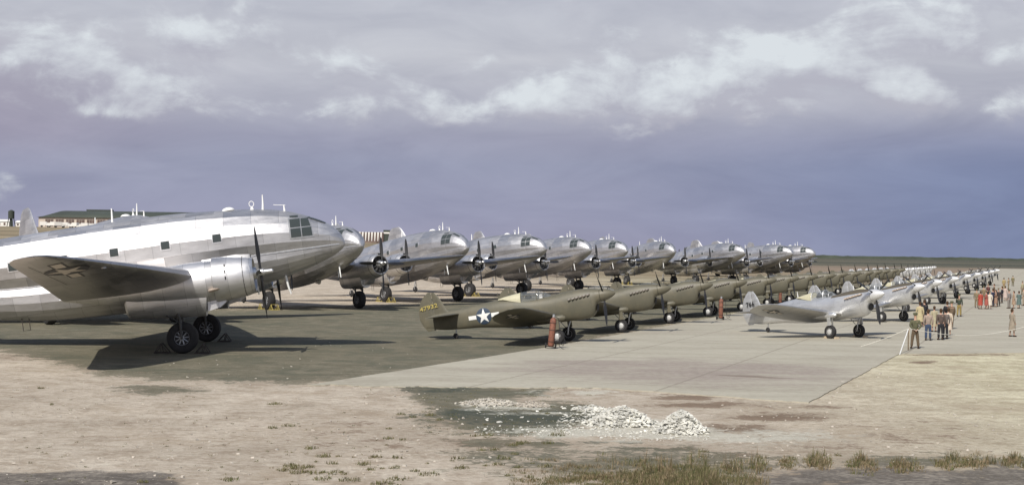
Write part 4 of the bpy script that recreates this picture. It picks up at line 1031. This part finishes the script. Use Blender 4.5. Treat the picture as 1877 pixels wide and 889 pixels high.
person(1694, 597, 'man in black jacket standing left of the man in the tan jacket', 0, 0, 195, 1.75, DRK, DRK, HR, 'hair')
person(1758, 581, 'lone man in dark green jacket and ochre trousers walking on the apron', 0, 2, 150, 1.78, (.05, .06, .045), (.26, .20, .08), OLV, 'cap')
person(1855, 618, 'lone woman in tan and grey coat at the far right near the rope', 1, 2, 110, 1.68, (.27, .23, .18), TAN, HR, 'hair', 'coat')
FAR = [(1790, 565, 0, (.2, .16, .1), (.2, .16, .1), 'man in khaki at the left end of the distant crowd', 'cap'), (1797, 567, 1, (.36, .07, .05), 0, 'woman in bright red coat in the distant crowd', 'hair'),
       (1808, 567, 1, (.33, .10, .08), 0, 'second woman in red dress right of the first in the crowd', 'hair'), (1814, 567, 1, (.55, .50, .42), 0, 'woman in cream coat beside the red dressed women', 'hat'),
       (1819.5, 563, 0, (.04, .045, .08), (.03, .03, .05), 'man in navy suit beside the cream coated woman in the crowd', 'hair'), (1825, 563, 1, (.28, .18, .13), 0, 'woman in brown coat in the middle of the crowd', 'hair'),
       (1830, 562, 0, (.05, .04, .04), (.05, .045, .04), 'man in black behind the brown coated woman', 'hat'), (1836.5, 556, 0, (.025, .025, .035), (.06, .05, .05), 'man in black jacket leaning apart at the right of the crowd', 'hair'),
       (1842.5, 552, 1, (.45, .36, .32), 0, 'woman in pale pink coat further back between the crowd groups', 'hair'), (1849.5, 566, 0, (.22, .2, .19), (.22, .2, .18), 'man in grey suit at the left of the right hand group', 'cap'),
       (1858, 566, 1, (.33, .24, .17), 0, 'woman in tan coat in the right hand group', 'hair'), (1867.5, 566, 1, (.11, .15, .14), 0, 'woman in grey green coat in the right hand group', 'hair'),
       (1876, 561, 0, (.33, .27, .2), (.3, .25, .18), 'man in light tan suit cut by the right edge', 'hat'), (1803, 556, 0, (.2, .15, .09), (.17, .13, .09), 'khaki man behind the red coated women', 'cap'),
       (1811, 549, 0, (.12, .05, .05), (.04, .04, .05), 'man in maroon behind the crowd with a dark hat', 'hat'), (1822, 549, 0, (.12, .08, .05), (.1, .08, .06), 'brown suited man at the back of the crowd', 'hair'),
       (1840, 531, 0, (.34, .27, .13), (.28, .2, .1), 'small distant man in mustard behind the crowd', 'hair'), (1848.5, 531, 0, (.3, .24, .15), (.2, .16, .1), 'small distant man in tan right of the mustard one', 'hair'),
       (1856.5, 525, 0, (.17, .15, .08), (.15, .13, .08), 'small distant man in olive standing alone on the pink ground', 'cap'), (1874, 541, 0, (.33, .3, .2), (.2, .17, .12), 'distant man in pale jacket near the right edge', 'hat')]
for i, (px, py, fem, top, bot, lb, hk) in enumerate(FAR):
    person(px, py, lb, fem, i % 3 if i % 3 != 1 else 0, 150 + (i * 47) % 120, 1.64 if fem else 1.75, top, bot or top, HR if hk == 'hair' else (.2, .17, .12) if hk == 'hat' else OLV, hk, 'coat' if fem else 'jacket', group='visitors in the distant crowd')

# ------------------------------------------------------------------ distant buildings on the rise at the left
M['roof_green'] = plain('dark_green_roof', (.045, .055, .045), .8, var=.2, scale=.05)
M['pale_wall'] = plain('pale_wall', (.50, .43, .37), .8, var=.1, scale=.3)
M['win_dark'] = plain('window_dark', (.12, .085, .075), .4, var=.3, scale=.2)
M['bld_white'] = plain('white_wall', (.72, .70, .66), .7, var=.08)
M['brick'] = plain('brown_brick_wall', (.17, .125, .105), .85, var=.2, scale=.5)
def far_pt(px, Y):
    X = (px - CX) * Y / F; return X, Y, float(elev(np.array([X]), np.array([float(Y)]))[0])
def hangar():
    x0, y0, z0 = far_pt(70, 800); root = thing('hangar', 'long hangar with dark green arched roof far behind the nearest transport plane', 'hangar', (x0, y0, z0 - .5)); L, D, H = 84, 46, 6.0
    root.rotation_euler = (0, 0, R(-4))
    MB().box((0, 0, 0), (L, D, H)).obj('wall', M['pale_wall'], root, smooth=False)
    rs = []
    for x, k, ins in ((-.8, 0.02, 0), (2, .28, 2), (5, .62, 5), (9, 1., 9), (L + .8, 1., 0)):
        rs.append([(x, -1 + (D + 2) * (1 - math.cos(a)) / 2, H + .05 + 4.3 * k * math.sin(a) ** .8) for a in np.linspace(0, math.pi, 15)])
    r = MB().rings(rs).obj('roof', M['roof_green'], root); MB().box((20, D / 2 - 3, H + 4), (34, D / 2 + 3, H + 5.2)).obj('roof_vent', M['roof_green'], r, smooth=False)
    for k in range(15):
        w = MB().box((4 + k * 6, -.12, 1.0), (8.6 + k * 6, .02, 4.9)).obj('window', M['win_dark'], root, smooth=False)
        fr = MB()
        for q in (1.5, 3.0): fr.box((4 + k * 6 + q, -.2, 1.0), (4.12 + k * 6 + q, -.13, 4.9))
        fr.obj('frame', M['pale_wall'], w, smooth=False)
hangar()
def striped():
    x0, y0, z0 = far_pt(652, 640); root = thing('striped_building', 'low building with white and dark vertical stripes left of the tail fin', 'building', (x0, y0, z0 - .5)); L = 15.5
    MB().box((0, 0, 0), (L - 3, 8, 5.2)).obj('wall', M['win_dark'], root, smooth=False)
    for k in range(9):
        x = .2 + k * 1.38; MB().rings([[(x, -.2, 1.2), (x + .28, -.2, 1.2), (x + .28, .1, 1.2), (x, .1, 1.2)], [(x - .2, -.2, 5.25), (x + .62, -.2, 5.25), (x + .62, .1, 5.25), (x - .2, .1, 5.25)]]).obj('white_stripe', M['bld_white'], root, smooth=False)
    MB().box((L - 3.2, .6, 0), (L, 7, 4.6)).obj('side_block', M['roof_green'], root, smooth=False); MB().box((L - 3.5, .3, 4.6), (L + .3, 7, 5.3)).obj('parapet', M['bld_white'], root, smooth=False)
    MB().box((L - 3.2, 1, 5.3), (L - .2, 5, 6.3)).obj('roof_cabin', M['roof_green'], root, smooth=False); MB().box((-3, -1.2, 0), (9.5, -.3, 1.1)).obj('base_wall', M['brick'], root, smooth=False)
striped()
def tower():
    x0, y0, z0 = far_pt(20, 800); root = thing('water_tower', 'dark water tank tower standing at the left edge behind the planes', 'tower', (x0, y0, z0))
    MB().lathe([(4.4, .4), (4.5, 1.7), (8.6, 1.7), (9.3, .4)], 18, 'z').obj('tank', M['roof_green'], root)
    for a in range(4):
        c, s = math.cos(a * math.pi / 2 + .7), math.sin(a * math.pi / 2 + .7); MB().tube([(c * 2.4, s * 2.4, 0), (c * 1.4, s * 1.4, 4.6)], .22, 6).obj('leg', M['roof_green'], root)
    MB().tube([(0, 0, 0), (0, 0, 4.5)], .5, 8).obj('riser_pipe', M['roof_green'], root)
tower()
def shed(px, Y, L, H, lb, roofm, wallm):
    x0, y0, z0 = far_pt(px, Y); root = thing('shed', lb, 'building', (x0, y0, z0 - .3))
    MB().box((0, 0, 0), (L, 6, H)).obj('wall', wallm, root, smooth=False)
    MB().rings([[(-.3, -.4, H + .01), (-.3, 3, H + 1.3), (-.3, 6.4, H + .01)], [(L + .3, -.4, H + .01), (L + .3, 3, H + 1.3), (L + .3, 6.4, H + .01)]]).obj('roof', roofm, root, smooth=False)
    for k in range(max(1, int(L / 3))): MB().box((.8 + 3 * k, -.08, .9), (1.9 + 3 * k, .02, H - .6)).obj('window', M['win_dark'], root, smooth=False)
shed(-25, 820, 13, 3.0, 'low white shed at the left edge beyond the water tower', M['bld_white'], M['bld_white']); shed(28, 830, 8, 2.6, 'small white shed between the water tower and the nearest tail fin', M['bld_white'], M['bld_white'])
def truck():
    root = thing('parked_truck', 'x', 'truck', group='white trucks parked before the hangar')
    MB().box((-2.6, -1, .9), (1.0, 1, 2.9)).obj('cargo_box', M['bld_white'], root, smooth=False)
    MB().rings([[(1.05, -.95, .7), (1.05, .95, .7), (1.05, .95, 2.4), (1.05, -.95, 2.4)], [(1.9, -.95, .7), (1.9, .95, .7), (1.9, .95, 2.35), (1.9, -.95, 2.35)], [(2.2, -.95, .7), (2.2, .95, .7), (2.2, .95, 1.6), (2.2, -.95, 1.6)], [(3.2, -.85, .7), (3.2, .85, .7), (3.2, .85, 1.5), (3.2, -.85, 1.5)]]).obj('cab', M['bld_white'], root, smooth=False)
    for x in (-1.7, 2.4):
        for y in (-.9, .9): MB().lathe([(-.14, .3), (-.14, .45), (.14, .45), (.14, .3)], 16, 'y', (x, y, .45)).obj('wheel', M['rubber'], root)
    return root
tk = truck()
for i, px in enumerate((82, 96, 108, 121, 136, 152, 168)):
    o = tk if i == 0 else copy_tree(tk); x0, y0, z0 = far_pt(px, 770 - 3 * (i % 3)); o.location = (x0, y0, z0); o.rotation_euler = (0, 0, R([10, 170, 30, 5, 150, 185, 20][i]))
    o['label'] = 'small white truck, %s from the left in front of the hangar' % ordinal(i)

# ------------------------------------------------------------------ rubble, pebbles, weeds
M['rubble'] = plain('broken_white_concrete', (.56, .55, .50), .9, var=.35, scale=2.2)
M['stone'] = plain('pale_stone', (.44, .40, .34), .9, var=.25, scale=3)
M['rubble_pale'] = plain('pale_dusty_rubble', (.47, .44, .38), .9, var=.2, scale=3)
STV = []
for k in range(8):
    bm = bmesh.new(); bmesh.ops.create_cube(bm, size=1.5)
    for v in bm.verts: v.co *= 1 + .9 * (random.random() - .5); v.co += Vector((random.random() - .5, random.random() - .5, random.random() - .5)) * .5
    for v in bm.verts: v.co.x *= 1.3; v.co.z *= .55
    bm.verts.index_update(); STV.append((np.array([v.co[:] for v in bm.verts]), [tuple(v.index for v in f.verts) for f in bm.faces])); bm.free()
def stones(pts, sizes):
    mb = MB()
    for (x, y, z), s in zip(pts, sizes):
        v, f = random.choice(STV); m = np.array(Matrix.Rotation(random.random() * 6.28, 3, 'Z') @ Matrix.Rotation(random.uniform(-.9, .9), 3, 'X')); mb.add((v @ m.T) * s + [x, y, z], f)
    return mb
def pile(px, py, rx, ry, H, n, smin, smax, label, name='rubble_pile', mat='rubble'):
    g = ground(px, py); P = []; S = []
    cone = MB(); rs = []
    for q, hh in ((1.0, -.05), (.8, .16), (.55, .48), (.3, .75), (.1, .9)):
        rs.append([(rx * q * math.cos(a) * (1 + .2 * mnoise.noise(Vector((a * 1.5, q * 3, px)))), ry * q * math.sin(a), H * hh) for a in [2 * math.pi * k / 20 for k in range(20)]])
    cone.rings(rs)
    for _ in range(n):
        a = random.random() * 6.283; q = random.random() ** .55; hh = np.interp(q, [0, .1, .3, .55, .8, 1.0, 1.2], [.95, .9, .75, .48, .16, 0, 0]) * H
        s = random.uniform(smin, smax); P.append((rx * q * 1.12 * math.cos(a), ry * q * 1.12 * math.sin(a), hh + random.uniform(-.02, .05))); S.append(s)
    st = stones(P, S); cone.add(st.v, st.f); o = cone.obj(name, M[mat], smooth=False); o.location = (g.x, g.y, 0); return tag(o, label, 'rubble', 'heaps of broken white concrete')
pile(1248, 792, .66, .5, .58, 900, .010, .06, 'steep pointed heap of broken white concrete at the right of the rubble')
pile(1140, 778, .95, .6, .50, 1000, .010, .06, 'broad white rubble heap with a peak left of the steep one')
pile(1085, 752, .55, .35, .12, 130, .02, .05, 'small flat scatter of white rubble behind the broad heap')
pile(897, 741, .95, .5, .16, 420, .008, .035, 'low pale mound of rubble in the dark grass', mat='rubble_pale')
pile(975, 744, .5, .4, .12, 260, .008, .03, 'small grey rubble mound right of the low pale one', mat='stone')
P = []; S = []
def scat(n, x0, x1, y0, y1, s0, s1, pw=1.):
    for _ in range(n):
        g = ground(random.uniform(x0, x1), random.uniform(y0, y1)); s = s0 + (s1 - s0) * random.random() ** 3; P.append((g.x, g.y, s * .3)); S.append(s)
scat(520, 870, 1230, 780, 800, .006, .032); scat(380, 1020, 1140, 755, 790, .008, .045); scat(160, 1100, 1300, 785, 808, .01, .04); scat(70, 870, 1080, 740, 775, .01, .05)
tag(stones(P, S).obj('rubble_scatter', M['rubble'], smooth=False), 'loose white rubble chips strewn across the dark grass', 'rubble', kind='stuff')
P = []; S = []
scat(520, -60, 700, 700, 888, .008, .035); scat(420, 1280, 1900, 700, 850, .008, .035); scat(30, 300, 780, 620, 700, .015, .035); scat(36, -60, 800, 720, 888, .02, .06); scat(150, 640, 900, 700, 880, .008, .04)
scat(50, 1440, 1660, 650, 740, .02, .05)
tag(stones(P, S).obj('pebbles', M['stone'], smooth=False), 'small pale pebbles scattered over the bare dirt', 'pebbles', kind='stuff')
def weed_mat(name, a, b_, c):
    m, t, b = material(name); p = t.node('ShaderNodeTexCoord').outputs['Object']; n = t.noise(p, 1.1, 4, .7); n2 = t.noise(p, 9.0, 3, .7)
    t.put(b.inputs['Base Color'], t.mix(t.step(n2, .42, .58), t.mix(t.step(n, .4, .6), a, b_), c)); b.inputs['Roughness'].default_value = .8; b.inputs['Specular IOR Level'].default_value = .2; return m
M['weed'] = weed_mat('dry_weed', (.15, .115, .06), (.075, .085, .035), (.26, .20, .125))
M['green'] = weed_mat('green_tuft', (.085, .10, .036), (.11, .115, .045), (.17, .145, .075))
def blades(mb, x, y, n, r, h0, h1, lean=.5, w=.006):
    for _ in range(n):
        a = random.random() * 6.283; q = r * math.sqrt(random.random()); bx, by = x + q * math.cos(a), y + q * math.sin(a); h = random.uniform(h0, h1) * (1 - .35 * q / max(r, .01))
        d = random.random() * 6.283; l = lean * h * random.random(); ca, sa = math.cos(d), math.sin(d); ww = w * random.uniform(.7, 1.5)
        px_, py_ = -sa * ww, ca * ww
        mb.add([(bx - px_, by - py_, -.01), (bx + px_, by + py_, -.01), (bx + ca * l * .4 + px_ * .8, by + sa * l * .4 + py_ * .8, h * .6), (bx + ca * l * .4 - px_ * .8, by + sa * l * .4 - py_ * .8, h * .6), (bx + ca * l, by + sa * l, h)], [(0, 1, 2, 3), (3, 2, 4)])
tall = MB(); low = MB()
for _ in range(1000):
    px = random.gauss(1190, 130); py = 889 - abs(random.gauss(0, 20)) + random.uniform(-6, 16)
    if not (940 < px < 1400): continue
    k = mnoise.noise(Vector((px * .035, py * .09, 0))) * 1.3 + .28
    if k < 0: continue
    g = ground(px, py); blades(tall if random.random() < .62 else low, g.x, g.y, 24, .18, .04, .10 + .55 * k * random.uniform(.4, 1) * max(.12, 1 - abs(px - 1290) / 230), .9, .0045)
for _ in range(16):
    g = ground(random.uniform(1120, 1390), random.uniform(850, 890)); blades(tall, g.x, g.y, 7, .04, .35, .62, .25, .005)
for _ in range(420):
    px = random.uniform(1380, 1890); py = random.gauss(852, 6) + 5 * math.sin(px * .02)
    k = mnoise.noise(Vector((px * .025, 3, 0))) + .15
    if k < 0: continue
    g = ground(px, py); blades(tall if random.random() < .6 else low, g.x, g.y, 16, .14, .04, .10 + .25 * k, .8)
for px, py, n in ((1580, 838, 30), (1490, 846, 26), (1745, 836, 26), (1650, 846, 22), (1815, 842, 30), (1860, 840, 40)):
    g = ground(px, py + 8); blades(tall, g.x, g.y, n * 2, .14, .15, .36, .5)
tag(tall.obj('dry_weeds', M['weed'], smooth=False), 'dry brown and green weeds growing along the bottom of the picture', 'weeds', kind='stuff')
for _ in range(120):
    px = random.uniform(480, 1010); py = random.uniform(755, 895)
    if px < 700 and py < 830 and random.random() < .75: continue
    k = mnoise.noise(Vector((px * .012, py * .03, 7)))
    if k < -.05: continue
    g = ground(px, py); q = random.random(); blades(low, g.x, g.y, int(18 + 50 * q), .05 + .14 * q, .02, .05 + .09 * q, 1.1)
for px, py, q in ((503, 741, 1), (570, 822, .8), (262, 884, .5), (420, 880, .9), (520, 862, .7), (590, 878, .9), (618, 868, 1), (640, 880, 1), (730, 878, 1), (785, 870, 1), (845, 858, .8), (690, 838, .6), (75, 712, .5), (95, 742, .3), (735, 760, .6), (1020, 798, .9), (960, 812, .8), (1290, 828, .6), (1535, 835, .4)):
    g = ground(px, py); blades(low, g.x, g.y, int(90 * q), .24 * q, .02, .12, 1.2)
for _ in range(130):
    px = random.uniform(-20, 700); py = random.uniform(712, 885); g = ground(px, py); blades(low, g.x, g.y, random.randint(5, 14), .05, .015, .06, 1.2, .004)
for _ in range(150):
    px = random.uniform(760, 1100); py = random.uniform(700, 800); g = ground(px, py); blades(low, g.x, g.y, 16, .2, .015, .05, 1.2)
tag(low.obj('grass_tufts', M['green'], smooth=False), 'small green grass tufts scattered over the foreground dirt', 'grass', kind='stuff')
